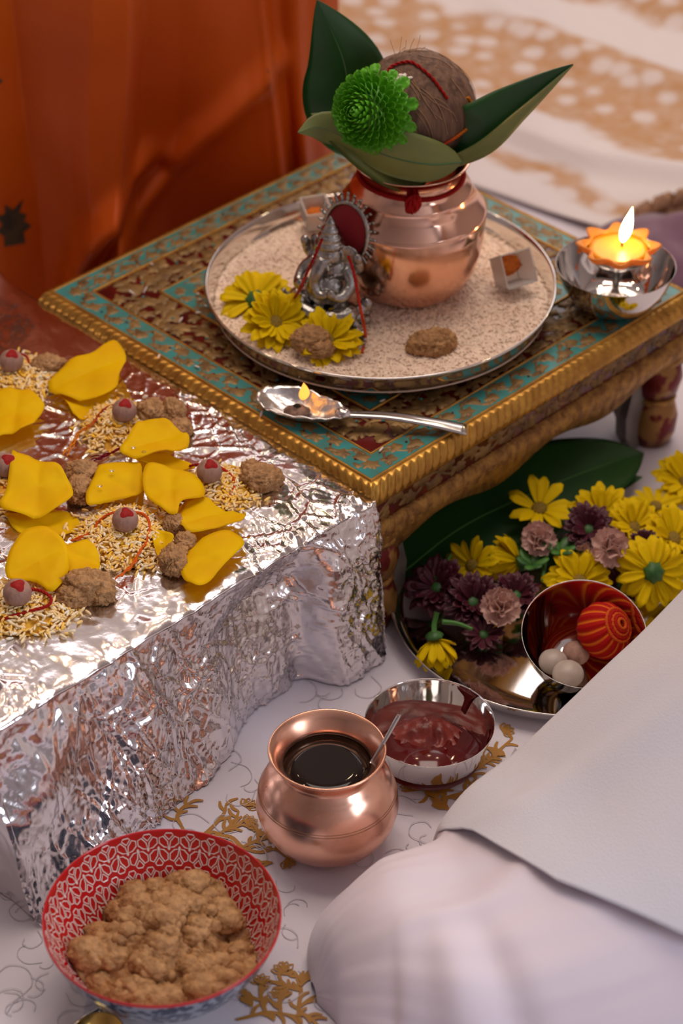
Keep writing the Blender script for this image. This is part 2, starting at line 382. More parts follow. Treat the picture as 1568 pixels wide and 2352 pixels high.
# ------------------------------------------------------------------ printed cloth lying behind
def bgmat():
    m = bpy.data.materials.new('tan_floral_band'); m.use_nodes = True; nt = m.node_tree; N = nt.nodes; L = nt.links; b = N['Principled BSDF']
    b.inputs['Roughness'].default_value = .75
    tc = N.new('ShaderNodeTexCoord'); sp = N.new('ShaderNodeSeparateXYZ'); L.new(tc.outputs['Object'], sp.inputs[0])
    def math_(op, a, c=None):
        n = N.new('ShaderNodeMath'); n.operation = op
        for i, q in enumerate((a, c)):
            if q is None: continue
            if isinstance(q, (int, float)): n.inputs[i].default_value = q
            else: L.new(q, n.inputs[i])
        return n.outputs[0]
    nz = N.new('ShaderNodeTexNoise'); nz.inputs['Scale'].default_value = 9; nz.inputs['Detail'].default_value = 3; L.new(tc.outputs['Object'], nz.inputs['Vector'])
    w = math_('ADD', math_('MULTIPLY', sp.outputs[0], .61), math_('MULTIPLY', sp.outputs[1], .79))
    w = math_('ADD', w, math_('MULTIPLY', math_('SUBTRACT', nz.outputs['Fac'], .5), .10))
    def band(lo, hi, s=.008):
        a = N.new('ShaderNodeMapRange'); a.inputs['From Min'].default_value = lo - s; a.inputs['From Max'].default_value = lo + s; L.new(w, a.inputs[0])
        c = N.new('ShaderNodeMapRange'); c.inputs['From Min'].default_value = hi - s; c.inputs['From Max'].default_value = hi + s
        c.inputs['To Min'].default_value = 1; c.inputs['To Max'].default_value = 0; L.new(w, c.inputs[0])
        return math_('MULTIPLY', a.outputs[0], c.outputs[0])
    mask = math_('MAXIMUM', math_('MAXIMUM', band(2.005, 2.17), band(1.885, 1.915)), band(2.27, 2.40))
    vo = N.new('ShaderNodeTexVoronoi'); vo.inputs['Scale'].default_value = 26; vo.inputs['Randomness'].default_value = .75; L.new(tc.outputs['Object'], vo.inputs['Vector'])
    bl = N.new('ShaderNodeMapRange'); bl.inputs['From Min'].default_value = .26; bl.inputs['From Max'].default_value = .42; L.new(vo.outputs['Distance'], bl.inputs[0])
    n2 = N.new('ShaderNodeTexNoise'); n2.inputs['Scale'].default_value = 70; L.new(tc.outputs['Object'], n2.inputs['Vector'])
    pat = math_('MULTIPLY', bl.outputs[0], math_('ADD', n2.outputs['Fac'], .35))
    mx = N.new('ShaderNodeMix'); mx.data_type = 'RGBA'; L.new(math_('MULTIPLY', mask, math_('ADD', math_('MULTIPLY', pat, .75), .22)), mx.inputs['Factor'])
    mx.inputs[6].default_value = (.68, .61, .60, 1); mx.inputs[7].default_value = (.46, .23, .085, 1); L.new(mx.outputs[2], b.inputs['Base Color'])
    return m
def build_bg():
    nu, nv = 160, 130; u = np.linspace(-2.1, -.55, nu); w = np.linspace(1.84, 3.0, nv); U, W = np.meshgrid(u, w, indexing='ij')
    bx, by, nx, ny = .79, -.61, .61, .79
    Wn = W + .02 * vnoise(U, W, .15, 5)
    X = nx * Wn + bx * U; Y = ny * Wn + by * U
    wob = .03 * np.sin(U * 9) + .05 * vnoise(U, W * 0, .2, 8)
    Z = .004 + .0
    for c, a, s in ((1.845, .004, .02), (1.995, .017, .014), (2.03, .006, .03), (2.2, .012, .03), (2.35, .016, .03), (2.55, .02, .05), (2.8, .02, .05)):
        Z = Z + a * np.exp(-((W + wob - c) / s) ** 2) * (.55 + .9 * (vnoise(U, W * 0, .12, int(c * 100)) + .5))
    Z = Z + .004 * (vnoise(U, W, .07, 3) + .5)
    v = np.stack([X, Y, Z], -1).reshape(-1, 3)
    o = mesh('printed_cloth', v, gridf_np(nu, nv), bgmat()); mod_solid(o, .0015, -1)
    tag(o, 'crumpled cream cloth with a tan floral band spread on the floor behind the stool', 'cloth')
build_bg()

# ------------------------------------------------------------------ orange satin drape
def build_orange():
    kn = [(-500, .0), (-380, -.03), (-300, -.01), (-200, -.035), (-100, .0), (0, -.012), (80, .010), (130, .0), (200, -.016), (270, -.040), (312, -.052), (326, .018), (400, .022),
          (480, .004), (560, -.012), (605, -.026), (630, -.038), (640, -.008), (664, -.010), (688, -.032), (702, -.038), (714, -.010), (745, -.004), (775, .03)]
    kx = np.array([k[0] for k in kn], float); ky = np.array([k[1] for k in kn])
    nu, nv = 420, 120
    px = np.linspace(-500, 775, nu); hh = np.linspace(0.0, .50, nv)
    off = np.interp(px, kx, ky); ker = np.hanning(9); ker /= ker.sum(); off = np.convolve(np.pad(off, 4, 'edge'), ker, 'valid')
    X0 = (px - 784) / FPX * 2.25
    for _ in range(4):
        by0 = 2.115 + .92 * np.maximum(X0, -.215) - .10 * np.minimum(0, X0 + .215); X0 = (px - 784) / FPX * (by0 * math.cos(TH) + (CAMH - .14) * math.sin(TH))
    def hof(x, y): k = int(np.clip((x + 500) / 1275 * (nu - 1), 0, nu - 1)); return PY(x, y, float(by0[k]) - .02).z
    V = np.zeros((nu, nv, 3))
    sweep = [(x, hof(x, y)) for x, y in ((328, 425), (290, 470), (235, 540), (190, 600), (160, 660), (150, 720))]
    sweep2 = [(x, hof(x, y)) for x, y in ((640, 160), (540, 250), (450, 350), (390, 440), (340, 520), (300, 600))]
    def dist(pxa, ha, line):
        d = np.full(pxa.shape, 9.); 
        for (a, b), (c, e) in zip(line[:-1], line[1:]):
            ax, ay, bx, by = a / 2200, b, c / 2200, e
            t = np.clip(((pxa / 2200 - ax) * (bx - ax) + (ha - ay) * (by - ay)) / ((bx - ax) ** 2 + (by - ay) ** 2), 0, 1)
            d = np.minimum(d, np.hypot(pxa / 2200 - ax - t * (bx - ax), ha - ay - t * (by - ay)))
        return d
    PX, HH = np.meshgrid(px, hh, indexing='ij')
    base_y = by0[:, None] + 0 * HH
    amp = .75 + .35 * np.clip(1 - HH / .3, 0, 1)
    Y = base_y + off[:, None] * amp * (1 - .25 * np.sin(HH * 14 + PX / 160))
    Y -= .030 * np.exp(-(dist(PX, HH, sweep) / .013) ** 2)
    Y += .018 * np.exp(-((dist(PX, HH, [(p + 40, h - .018) for p, h in sweep]) / .012) ** 2))
    Y -= .016 * np.exp(-(dist(PX, HH, sweep2) / .014) ** 2)
    Y -= .03 * np.exp(-((HH - .0) / .03) ** 2)
    Y += .006 * vnoise(PX / 2200, HH, .06, 4)
    X = X0[:, None] + .010 * np.sin(HH * 11 + PX / 90) * np.clip((PX + 100) / 400, 0, 1) * np.clip((760 - PX) / 120, 0, 1)
    V[..., 0] = X; V[..., 1] = Y; V[..., 2] = HH + .002
    # the cloth turns back over the seat it covers
    nb = 24; back = np.zeros((nu, nb, 3))
    for k in range(nb):
        t = (k + 1) / nb; r = min(1, t * 6)
        back[:, k, 0] = V[:, -1, 0]; back[:, k, 1] = V[:, -1, 1] * (1 - r) + (base_y[:, -1]) * r + .45 * t; back[:, k, 2] = .502 + .015 * math.sin(r * PI / 2)
    V2 = np.concatenate([V, back], 1)
    root = thing('orange_drape', 'orange satin cloth hanging in vertical folds with dark woven motifs behind the stool', 'cloth', (-.2, 2.25, 0))
    o = mesh('satin_cloth', V2.reshape(-1, 3), gridf_np(nu, nv + nb), M_orange, root); mod_solid(o, .0012, 1)
    def at(pxx, h):
        i = np.clip((pxx + 500) / 1275 * (nu - 1), 0, nu - 1.01); j = np.clip(h / .5 * (nv - 1), 0, nv - 1.01); i0, j0 = int(i), int(j)
        a = V[i0, j0] * (1 - (i - i0)) + V[i0 + 1, j0] * (i - i0); b = V[i0, j0 + 1] * (1 - (i - i0)) + V[i0 + 1, j0 + 1] * (i - i0)
        return a * (1 - (j - j0)) + b * (j - j0) + np.array([0, -.0022, 0])
    shape = [(0, -1), (.55, -1), (.5, -.55), (.95, -.35), (.6, -.1), (.75, .15), (.4, .3), (.7, .8), (.1, .45), (-.25, .75), (-.3, .35), (-.75, .25), (-.5, -.1), (-.8, -.4), (-.45, -.6), (-.5, -1)]
    for pxx, h, sx, sh in ((22, hof(22, 530), 42, .026), (-2, hof(0, 185), 46, .028), (634, hof(634, 158), 16, .024), (-170, .12, 42, .028), (-180, .24, 42, .028)):
        v = [at(pxx, h)]; rings = 6
        for k in range(1, rings + 1):
            for a, b in shape: v.append(at(pxx + a * sx * k / rings, h + b * sh * k / rings))
        n = len(shape); f = [(0, 1 + i, 1 + (i + 1) % n) for i in range(n)]
        for k in range(rings - 1):
            for i in range(n): f.append((1 + k * n + i, 1 + (k + 1) * n + i, 1 + (k + 1) * n + (i + 1) % n, 1 + k * n + (i + 1) % n))
        mesh('woven_motif', v, f, M_motif, root)
build_orange()

# ------------------------------------------------------------------ wicker basket with purple cloth
def build_basket():
    c = Vector((.392, 2.035, .001)); R = .125
    root = thing('wicker_basket', 'round brown wicker basket behind the candle bowl', 'basket', c)
    b = MB(); b.add(lathe([(.0, .003), (.105, .003), (.112, .01), (R - .006, .032), (R - .012, .032), (.106, .012), (.0, .008)], 48, None, c))
    b.build('body', M_wicker, root)
    for ph in (0, PI / 2, PI):
        pts = [c + Vector(((R - .006 + .005 * math.cos(a * 26 + ph)) * math.cos(a), (R - .006 + .005 * math.cos(a * 26 + ph)) * math.sin(a), .034 + .005 * math.sin(a * 26 + ph))) for a in [2 * PI * k / 240 for k in range(240)]]
        mesh('rim_cane', *tube(pts, .0045, 6, True), M_wicker, root)
    # purple cloth heaped over the side
    nu, nv = 110, 90; u = np.linspace(-1, 1, nu); w = np.linspace(-1, 1, nv); U, W = np.meshgrid(u, w, indexing='ij')
    cx, cy = .315, 2.030
    X = cx + .094 * U; Y = cy + .078 * W
    rr = np.hypot(U * 1.0, W)
    Z = .060 * np.clip(1 - rr ** 3.0, 0, 1) ** .55 + .02 * vnoise(X, Y, .03, 3) + .026 * vnoise(X, Y, .07, 9)
    Z = np.maximum(Z * np.clip((1.05 - rr) * 8, 0, 1), .004)
    o = mesh('purple_cloth', np.stack([X, Y, Z], -1).reshape(-1, 3), gridf_np(nu, nv), M_purple)
    tag(o, 'crumpled dusty purple cloth bundled in the wicker basket behind the candle', 'cloth')
    mod_sub(o, 1)
build_basket()

# ================================================================== ornate stool
ST = Vector((.023, 1.775, 0)); HT = .155
STOOL = thing('ornate_stool', 'low square wooden stool painted turquoise, red and gold with carved edges', 'stool', ST, world_parts=False)
STOOL.rotation_euler = (0, 0, -PI / 4)
def stl(x, y):                                   # local stool coordinates of a world point
    dx, dy = x - ST.x, y - ST.y; c = math.cos(PI / 4); s = math.sin(PI / 4); return (dx * c - dy * s, dx * s + dy * c)
SIDES = [lambda t, d: (d, t), lambda t, d: (-t, d), lambda t, d: (-d, -t), lambda t, d: (t, -d)]
def sq_frame(profile, nseg=1, disp=None):
    """profile [(half, z)] swept round a square with mitred corners"""
    v = []; f = []; n = len(profile)
    for sd in SIDES:
        o = len(v)
        for i in range(nseg + 1):
            t = -1 + 2 * i / nseg
            for k, (h, z) in enumerate(profile):
                dh, dz = disp(t * h, k) if disp else (0, 0)
                hh = h + dh
                x, y = sd(t * h, hh) if abs(t) < 1 else sd(t * h, h)
                v.append((x, y, z + (dz if abs(t) < 1 else 0)))
        for i in range(nseg):
            for k in range(n - 1):
                a = o + i * n + k; f.append((a, a + n, a + n + 1, a + 1))
    return v, f
MB().box((0, 0, HT - .012), (.194, .194, .0118)).build('top_board', M_lacq, STOOL, smooth=False)
Z1 = HT + .0006
def flat_ring(a, b, z): return sq_frame([(a, HT - .001), (a, z), (b, z), (b, HT - .001)])
mesh('turquoise_border', *flat_ring(.1915, .169, Z1), M_turq, STOOL, smooth=False)
mesh('inner_turquoise_border', *flat_ring(.126, .107, Z1), M_turq, STOOL, smooth=False)
for a in (.193, .1685, .127, .1065):
    mesh('gold_fillet', *sq_frame([(a + .0012, HT - .001), (a + .0008, HT + .0014), (a - .0008, HT + .0014), (a - .0012, HT - .001)]), M_gold, STOOL)
rs = random.Random(11)
def relief(mb, pts, fn, hgt, cx, cy):
    """closed outline with a domed top; fn maps (u, v, height) to 3-D"""
    n = len(pts); v = [fn(x, y, 0) for x, y in pts] + [fn(cx + (x - cx) * .78, cy + (y - cy) * .78, hgt * .8) for x, y in pts] + [fn(cx, cy, hgt)]
    f = []
    for i in range(n):
        j = (i + 1) % n; f += [(i, j, n + j, n + i), (n + i, n + j, 2 * n)]
    mb.add((v, f))
def acan(cx, cy, r, ang, lobes=5, el=1.5, clip=None):
    pts = []; m = lobes * 4
    for i in range(m):
        a = 2 * PI * i / m; q = r * (.80 + .20 * math.cos(lobes * a + PI)) * rs.uniform(.88, 1.12)
        x, y = q * math.cos(a) * el, q * math.sin(a); c, s = math.cos(ang), math.sin(ang)
        p = [cx + x * c - y * s, cy + x * s + y * c]
        if clip: p[1] = min(clip[1], max(clip[0], p[1]))
        pts.append(p)
    return pts
def vine(mb, fn, u0, u1, vm, amp, wl, w, hgt, ph=0):
    n = int(abs(u1 - u0) / .0016) + 2; v = []; 
    for i in range(n):
        u = lerp(u0, u1, i / (n - 1)); a = 2 * PI * u / wl + ph; y = vm + amp * math.sin(a); sl = math.cos(a) * amp * 2 * PI / wl; q = math.sqrt(1 + sl * sl); nx, ny = -sl / q, 1 / q
        v += [fn(u + nx * w / 2, y + ny * w / 2, 0), fn(u, y, hgt), fn(u - nx * w / 2, y - ny * w / 2, 0)]
    f = []
    for i in range(n - 1):
        for k in (0, 1): f.append((3 * i + k, 3 * i + k + 1, 3 * i + k + 4, 3 * i + k + 3))
    mb.add((v, f))
def band_top(name, din, dout, m, leaf_r, wl, wv, dots=None):
    for si, sd in enumerate(SIDES):
        mb = MB(); fn = (lambda sd: (lambda u, d, h: (*sd(u, d), Z1 + h)))(sd)
        mid = (din + dout) / 2; wd = dout - din; lim = din - .002
        vine(mb, fn, -lim, lim, mid, wd * .27, wl, wv, .0007, si)
        n = int(2 * lim / (wl / 2))
        for k in range(n + 1):
            u = -lim + (k + .25) * wl / 2
            if abs(u) > lim: continue
            a = 2 * PI * u / wl + si; s = -1 if math.sin(a) > 0 else 1
            relief(mb, acan(u, mid + s * wd * .16, leaf_r * rs.uniform(.85, 1.1), rs.uniform(-.6, .6), rs.choice((3, 4, 5)), 1.35, (din + .0015, dout - .0015)), fn, .0008, u, mid + s * wd * .16)
            relief(mb, acan(u + wl * .17, mid - s * wd * .30, leaf_r * .5, rs.uniform(-1, 1), 3, 1.7, (din + .0015, dout - .0015)), fn, .0006, u + wl * .17, mid - s * wd * .3)
            relief(mb, acan(u - wl * .14, mid + s * wd * .36, leaf_r * .42, rs.uniform(-1, 1), 3, 1.7, (din + .0015, dout - .0015)), fn, .0006, u - wl * .14, mid + s * wd * .36)
        for sgn in (-1, 1):
            u = sgn * (lim + wd * .45)
            relief(mb, acan(u, mid, leaf_r * .9, sgn * .8, 5, 1.1), fn, .0007, u, mid)
        mb.build(name, m, STOOL)
band_top('gold_scrollwork', .169, .1915, M_gold_d, .0066, .030, .0021)
band_top('inner_gold_scrollwork', .107, .126, M_gold_d, .0056, .026, .0018)
for si, sd in enumerate(SIDES):                    # broad acanthus band
    mb = MB(); fn = (lambda sd: (lambda u, d, h: (*sd(u, d), HT + .0002 + h)))(sd)
    vine(mb, fn, -.15, .15, .1475, .010, .062, .0030, .0012, si * 1.3)
    for row, rr, vm in ((0, .0092, .1475), (1, .0066, .1345), (2, .0066, .1605)):
        n = (17, 22, 24)[row]
        for k in range(n):
            u = -.150 + .300 * (k + .5) / n + rs.uniform(-.003, .003); vmm = vm + (rs.uniform(-.006, .006) if row == 0 else 0)
            if abs(u) > vmm - .006: continue
            relief(mb, acan(u, vmm, rr * rs.uniform(.85, 1.15), rs.uniform(0, 6.28), rs.choice((4, 5, 6)), 1.4, (.1285, .1665)), fn, .0014, u, vmm)
    mb.build('acanthus_relief', M_gold_d, STOOL)
mb = MB()
for k in range(240):
    u, v = rs.uniform(-.10, .10), rs.uniform(-.10, .10)
    relief(mb, acan(u, v, rs.uniform(.006, .010), rs.uniform(0, 6.28), 5, 1.4), lambda a, b, h: (a, b, HT + .0002 + h), .0012, u, v)
mb.build('centre_relief', M_gold_d, STOOL)
mb = MB()                                          # red and turquoise jewel dots
for si, sd in enumerate(SIDES):
    for k in range(13):
        u = -.165 + .33 * k / 12; x, y = sd(u, .180 + rs.uniform(-.005, .005)); mb.add(ell((x, y, Z1 + .0006), (.0012, .0012, .0006), 1))
DOTS = mb.build('red_dots', M_lacq, STOOL); DOTS['kind'] = 'stuff'
mb = MB()
for si, sd in enumerate(SIDES):
    for k in range(7):
        u = -.13 + .26 * k / 6; x, y = sd(u, .1475 + rs.uniform(-.004, .004)); mb.add(ell((x, y, HT + .0014), (.0016, .0016, .0008), 1))
DOTS = mb.build('turquoise_dots', M_turq, STOOL); DOTS['kind'] = 'stuff'
# carved edge mouldings, apron and lower rail
def gad(t, k):
    if k in (0, 1, 6, 7): return (0, 0)
    s = .5 + .5 * math.cos(2 * PI * (t / .0085 + k * .26)); s = s ** .7; return (.0024 * s - .0016, .0012 * s)
mesh('gadrooned_moulding', *sq_frame([(.1935, .1545), (.1975, .1545), (.1992, .1518), (.2018, .1475), (.2032, .1425), (.2026, .1372), (.2005, .1345), (.1960, .1340)], 420, gad), M_gold, STOOL)
mesh('apron', *sq_frame([(.194, .136), (.1965, .134), (.1965, .113), (.190, .113)]), M_lacq, STOOL, smooth=False)
for si, sd in enumerate(SIDES):
    mb = MB(); fn = (lambda sd: (lambda u, z, h: (*sd(u, .1966 + h), z)))(sd)
    vine(mb, fn, -.190, .190, .1235, .0055, .046, .0024, .0012, si)
    for k in range(26):
        u = -.188 + .376 * (k + .5) / 26; z = .1235 + (.0045 if k % 2 else -.0045)
        relief(mb, acan(u, z, .0066 * rs.uniform(.85, 1.15), rs.uniform(0, 6.28), rs.choice((4, 5)), 1.4, (.1142, .1330)), fn, .0013, u, z)
        relief(mb, acan(u + .007, .247 - z, .0042, rs.uniform(0, 6.28), 3, 1.5, (.1142, .1330)), fn, .0011, u + .007, .247 - z)
    mb.build('apron_relief', M_gold_d, STOOL)
def scal(t, k):
    r = .0009 * math.sin(t * 900 + k * 2) * math.sin(t * 431 + k)
    return (r, (.006 * math.sin(t * 46 + .6) - .003 if k in (5, 6) else 0) + r)
mesh('lower_rail', *sq_frame([(.192, .114), (.199, .1125), (.2022, .108), (.2032, .101), (.2018, .094), (.199, .087), (.188, .086), (.186, .112)], 240, scal), M_gold_r, STOOL)
def legmat():
    m = mat('leg_paint', (.33, .17, .05), .35, .5, (0.14, .008, .008), 48, lo=.50, hi=.56, ndetail=2); return m
M_leg = legmat()
for sx, sy in ((1, -1), (1, 1), (-1, 1), (-1, -1)):
    cx, cy = sx * .181, sy * .181
    lg = mesh('leg', *lathe([(.0, .0), (.017, .0), (.0215, .012), (.0225, .028), (.019, .041), (.0145, .046), (.0145, .050), (.0205, .056), (.0235, .070), (.021, .084), (.016, .090), (.016, .118)], 32, None, (cx, cy, 0)), M_leg, STOOL)
    for z, r in ((.048, .0165), (.090, .019)):
        mesh('ring', *tube([(cx + r * math.cos(a), cy + r * math.sin(a), z) for a in [2 * PI * k / 32 for k in range(32)]], .0032, 8, True), M_gold_r, lg)
    # bare curved bracket on the inner side
    for ax in (0, 1):
        outl = [(.0, .112), (.060, .112), (.052, .100), (.036, .094), (.026, .080), (.029, .060), (.034, .040), (.032, .020), (.022, .004), (.004, .004), (.0, .02)]
        v = []
        for d in (-.006, .006):
            for a, z in outl:
                a = a + .004; v.append((cx - sx * a, cy + d - sy * .004, z) if ax == 0 else (cx + d - sx * .004, cy - sy * a, z))
        n = len(outl); f = [tuple(range(n)), tuple(range(2 * n - 1, n - 1, -1))] + [(i, (i + 1) % n, n + (i + 1) % n, n + i) for i in range(n)]
        o = mesh('leg_bracket', v, f, M_grey, STOOL, smooth=False); bv = o.modifiers.new('bev', 'BEVEL'); bv.width = .003; bv.segments = 3

# ================================================================== foil covered platform
FC = Vector((.0240, 1.4850, .1510)); E1 = Vector((-.7071, -.7071, 0)); E2 = Vector((-.7071, .7071, 0)); NF = -E2; NR = -E1
FS, FT = .385, .50
def build_foil():
    ns, nt = 330, 400
    s = np.linspace(-.1495, FS, ns); q = np.linspace(-.1498, FT, nt)             # q<0 hangs down the front, s<0 hangs down the stool side
    S, Q = np.meshgrid(s, q, indexing='ij')
    Sw = S + .25 * np.clip(-Q, 0, None); front = crumple(Sw * 1.25, Q * .62, 3, .75, 2.2) + crumple(Sw * 1.9, Q * 1.2 + S * .5, 31, .45, 1.7); fe = np.exp(-np.clip(Q, 0, 9) / .05) * .5 + np.exp(-(np.hypot(np.clip(S, 0, 9), np.clip(Q, 0, 9)) / .13) ** 2) * .5; top_ = crumple(S, Q, 13, .30 + .95 * fe, 1.5 + .9 * fe)
    mixf = np.clip(-Q / .012, 0, 1); cr_ = front * mixf + top_ * (1 - mixf)
    big = vnoise(S, Q, .06, 44)
    ds = np.clip(-S, 0, None); dq = np.clip(-Q, 0, None); dr = np.hypot(ds, dq); H = FC.z
    corner = (ds > 0) & (dq > 0)
    drop = np.minimum(np.where(corner, dr, ds + dq), H - .001); w = drop / H
    se = np.clip(S, 0, None); qe = np.clip(Q, 0, None)
    phi = np.arctan2(dq, ds + 1e-9)
    ff = np.where(corner, np.sin(phi), (dq > 0) * 1.0); fr = np.where(corner, np.cos(phi), (ds > 0) * 1.0)
    flare = .004 + .036 * np.clip(se / .30, 0, 1) ** .8
    leg = np.exp(-((se - .026) / .036) ** 6)                                     # wrapped leg bulges near the corner
    legl = np.exp(-((se - .36) / .035) ** 4)
    inset = -.030 * (1 - leg) * np.clip(w * 3, 0, 1) * np.clip(1 - (se - .10) / .15, 0, 1)
    outf = ff * (w * flare * (1 - leg) + inset + leg * (.010 * np.clip(w * 4, 0, 1) + .010 * w) + .006 * legl * w)
    rib = .004 * np.sin(se * 62 - 4.5 * w + 1.2 * np.sin(w * 5 + se * 20)) * (1 - leg) * np.clip(w * 3, 0, 1) * np.clip((se - .05) * 20, 0, 1) * ff   # hanging folds
    outr = fr * (.002 - .003 * w)
    amp = np.ones_like(S)
    amp = amp * np.where(fr > .9, .35, 1)
    dsp = cr_ * amp + .004 * big * np.where(drop > 0, 1.6, .45)
    rnd = .005 * np.exp(-(np.maximum(dr, 0) / .006)) * 0
    nx_top = (drop == 0)
    base = np.array(FC)[None, None, :] + se[..., None] * np.array(E1) + qe[..., None] * np.array(E2)
    pos = base.copy(); pos[..., 2] -= drop
    edge = np.minimum(np.where(Q > 0, Q, 9), np.where(S > 0, S, 9)); pos[..., 2] -= np.where(nx_top, .004 * np.exp(-edge / .006), .004 * np.exp(-drop / .02))
    out = (outf + rib)[..., None] * np.array(NF) + outr[..., None] * np.array(NR)
    pos += out
    nrm = np.where(nx_top[..., None], np.array([0, 0, 1.0]), ff[..., None] * np.array(NF) + fr[..., None] * np.array(NR))
    pos += nrm * dsp[..., None]
    pos[..., 2] = np.maximum(pos[..., 2], .001)
    # ridge of gathered foil at the back end
    pos[..., 2] += .016 * np.exp(-((Q - .47) / .025) ** 2) * (S > 0) * (.6 + vnoise(S, Q * 0, .05, 2))
    root = thing('foil_covered_platform', 'low platform wrapped in crumpled aluminium foil carrying petals and rice', 'platform', (FC.x, FC.y, 0))
    mesh('foil_sheet', pos.reshape(-1, 3), gridf_np(ns, nt)[:, ::-1], M_foil, root)
    # hanging foil at the outer end and at the back
    def hang(p0, p1, nrm, seed, grow):
        nu, nv = 150, 60; A, B = np.meshgrid(np.linspace(0, 1, nu), np.linspace(0, 1, nv), indexing='ij'); L = float(np.linalg.norm(p1 - p0))
        d = crumple(A * L * 1.2, B * .15, seed, .7, 1.6) * np.clip(B * 6, 0, 1); A2 = A - grow * B * (1 - A)
        v = p0 + A2[..., None] * (p1 - p0) + (d * .6 - .003)[..., None] * nrm; v[..., 2] = (H - .003) * (1 - B) + .001; mesh('foil_flap', v.reshape(-1, 3), gridf_np(nu, nv), M_foil, root)
    a0 = np.array(FC) + FS * np.array(E1); a1 = a0 + FT * np.array(E2); a2 = np.array(FC) + FT * np.array(E2)
    hang(a0 + .003 * np.array(NF), a1, np.array(E1), 51, .094); hang(a1, a2, np.array(E2), 61, 0)
    c = np.array(FC) + .5 * FS * np.array(E1) + .5 * FT * np.array(E2)
    ang = -PI / 4; b = MB(); hx, hy = FT / 2 - .06, FS / 2 - .05
    v = []
    for i in (-1, 1):
        for j in (-1, 1):
            for z in (.002, .136):
                p = c + i * hx * np.array(E2) + j * hy * np.array(E1); v.append((p[0], p[1], z))
    b.add((v, [(0, 1, 3, 2), (4, 6, 7, 5), (0, 4, 5, 1), (2, 3, 7, 6), (0, 2, 6, 4), (1, 5, 7, 3)]))
    b.build('wooden_core', M_wicker, root, smooth=False)
    return root
build_foil()

# ================================================================== generic small builders
def lump_vf(c, r, seed, sub=4, flat=True, k1=1.7, k2=4.5, k3=11):
    v, f = ICO[sub]; o = []; sv = Vector((seed * 3.17, seed * 1.31, seed * 2.73))
    for p in v:
        d = .20 * (1 - 1.6 * mn.voronoi(p * k1 + sv)[0][0]) + .13 * (1 - 1.7 * mn.voronoi(p * k2 + sv)[0][0]) + .13 * (.5 - abs(mn.noise(p * 7.5 + sv)) * 1.6) + .10 * mn.noise(p * 15 + sv) + .06 * mn.noise(p * 31 + sv)
        q = Vector((p.x * r[0], p.y * r[1], p.z * r[2])) * (1 + d)
        if flat and q.z < -.45 * r[2]: q.z = -.45 * r[2]
        o.append(q + Vector(c))
    return o, f
def grains(mb_seed, pts, L=.0068, W=.00085, cols=None, tilt=.28):
    """pts: list of (x,y,z, normal). one mesh of rice grains"""
    rg = np.random.default_rng(mb_seed); n = len(pts)
    st = [(-.5, 0), (-.34, .75), (0, 1), (.34, .75), (.5, 0)]; k = 5
    base = [(-.5, 0, 0)]
    for t, rr in st[1:4]:
        for j in range(k): a = 2 * PI * j / k; base.append((t, rr * math.cos(a), rr * math.sin(a)))
    base.append((.5, 0, 0)); base = np.array(base)
    f = []
    for j in range(k): f.append((0, 1 + (j + 1) % k, 1 + j))
    for s in (0, 1):
        for j in range(k): a = 1 + s * k + j; b = 1 + s * k + (j + 1) % k; f += [(a, b, b + k), (a, b + k, a + k)]
    for j in range(k): f.append((1 + 2 * k + j, 1 + 2 * k + (j + 1) % k, 1 + 3 * k))
    f = np.array(f); nb = len(base)
    pos = np.array([p[:3] for p in pts]); az = rg.uniform(0, 2 * PI, n); el = rg.normal(0, tilt, n)
    ln = L * rg.uniform(.8, 1.15, n); wd = W * rg.uniform(.85, 1.2, n)
    d = np.stack([np.cos(az) * np.cos(el), np.sin(az) * np.cos(el), np.sin(el)], 1)
    s = np.stack([-np.sin(az), np.cos(az), np.zeros(n)], 1); u = np.cross(d, s)
    V = pos[:, None, :] + base[None, :, 0:1] * (d * ln[:, None])[:, None, :] + base[None, :, 1:2] * (s * wd[:, None])[:, None, :] + base[None, :, 2:3] * (u * wd[:, None])[:, None, :]
    Fc = (f[None] + (np.arange(n) * nb)[:, None, None]).reshape(-1, 3)
    C = np.repeat(np.array(cols), nb, 0) if cols is not None else None
    return V.reshape(-1, 3), Fc, C
def thread_obj(name, pts, m, parent=None, r=.0011, c0=(.45, .01, .01), c1=(.45, .01, .01), strands=2, n=None, twist=700, origin=None, fray=0.0, closed=False):
    n = n or max(16, 10 * len(pts)); c = cr(pts, n); ln = sum((c[i + 1] - c[i]).length for i in range(n - 1)); mb = MB(); rt = random.Random(n + int(ln * 1e5))
    for s in range(strands):
        q = []; off = Vector((rt.uniform(-1, 1), rt.uniform(-1, 1), rt.uniform(-.3, 1))) * fray
        for i, p in enumerate(c):
            t = (c[min(i + 1, n - 1)] - c[max(i - 1, 0)]).normalized(); u = t.orthogonal().normalized()
            if abs(t.z) < .9: u = t.cross(Vector((0, 0, 1))).normalized()
            w = t.cross(u); a = i / n * ln * twist + s * 2 * PI / strands
            e = i / (n - 1); q.append(p + (u * math.cos(a) + w * math.sin(a)) * r * .55 + off * (e ** 3))
        vf = tube(q, r * .62, 5)
        cc = []
        for i in range(n):
            e = sstep(.25, .8, i / (n - 1)); cc += [tuple(lerp(c0[k], c1[k], e) for k in range(3))] * 5
        mb.add(vf, cc)
    return mb.build(name, m, parent, origin=origin)
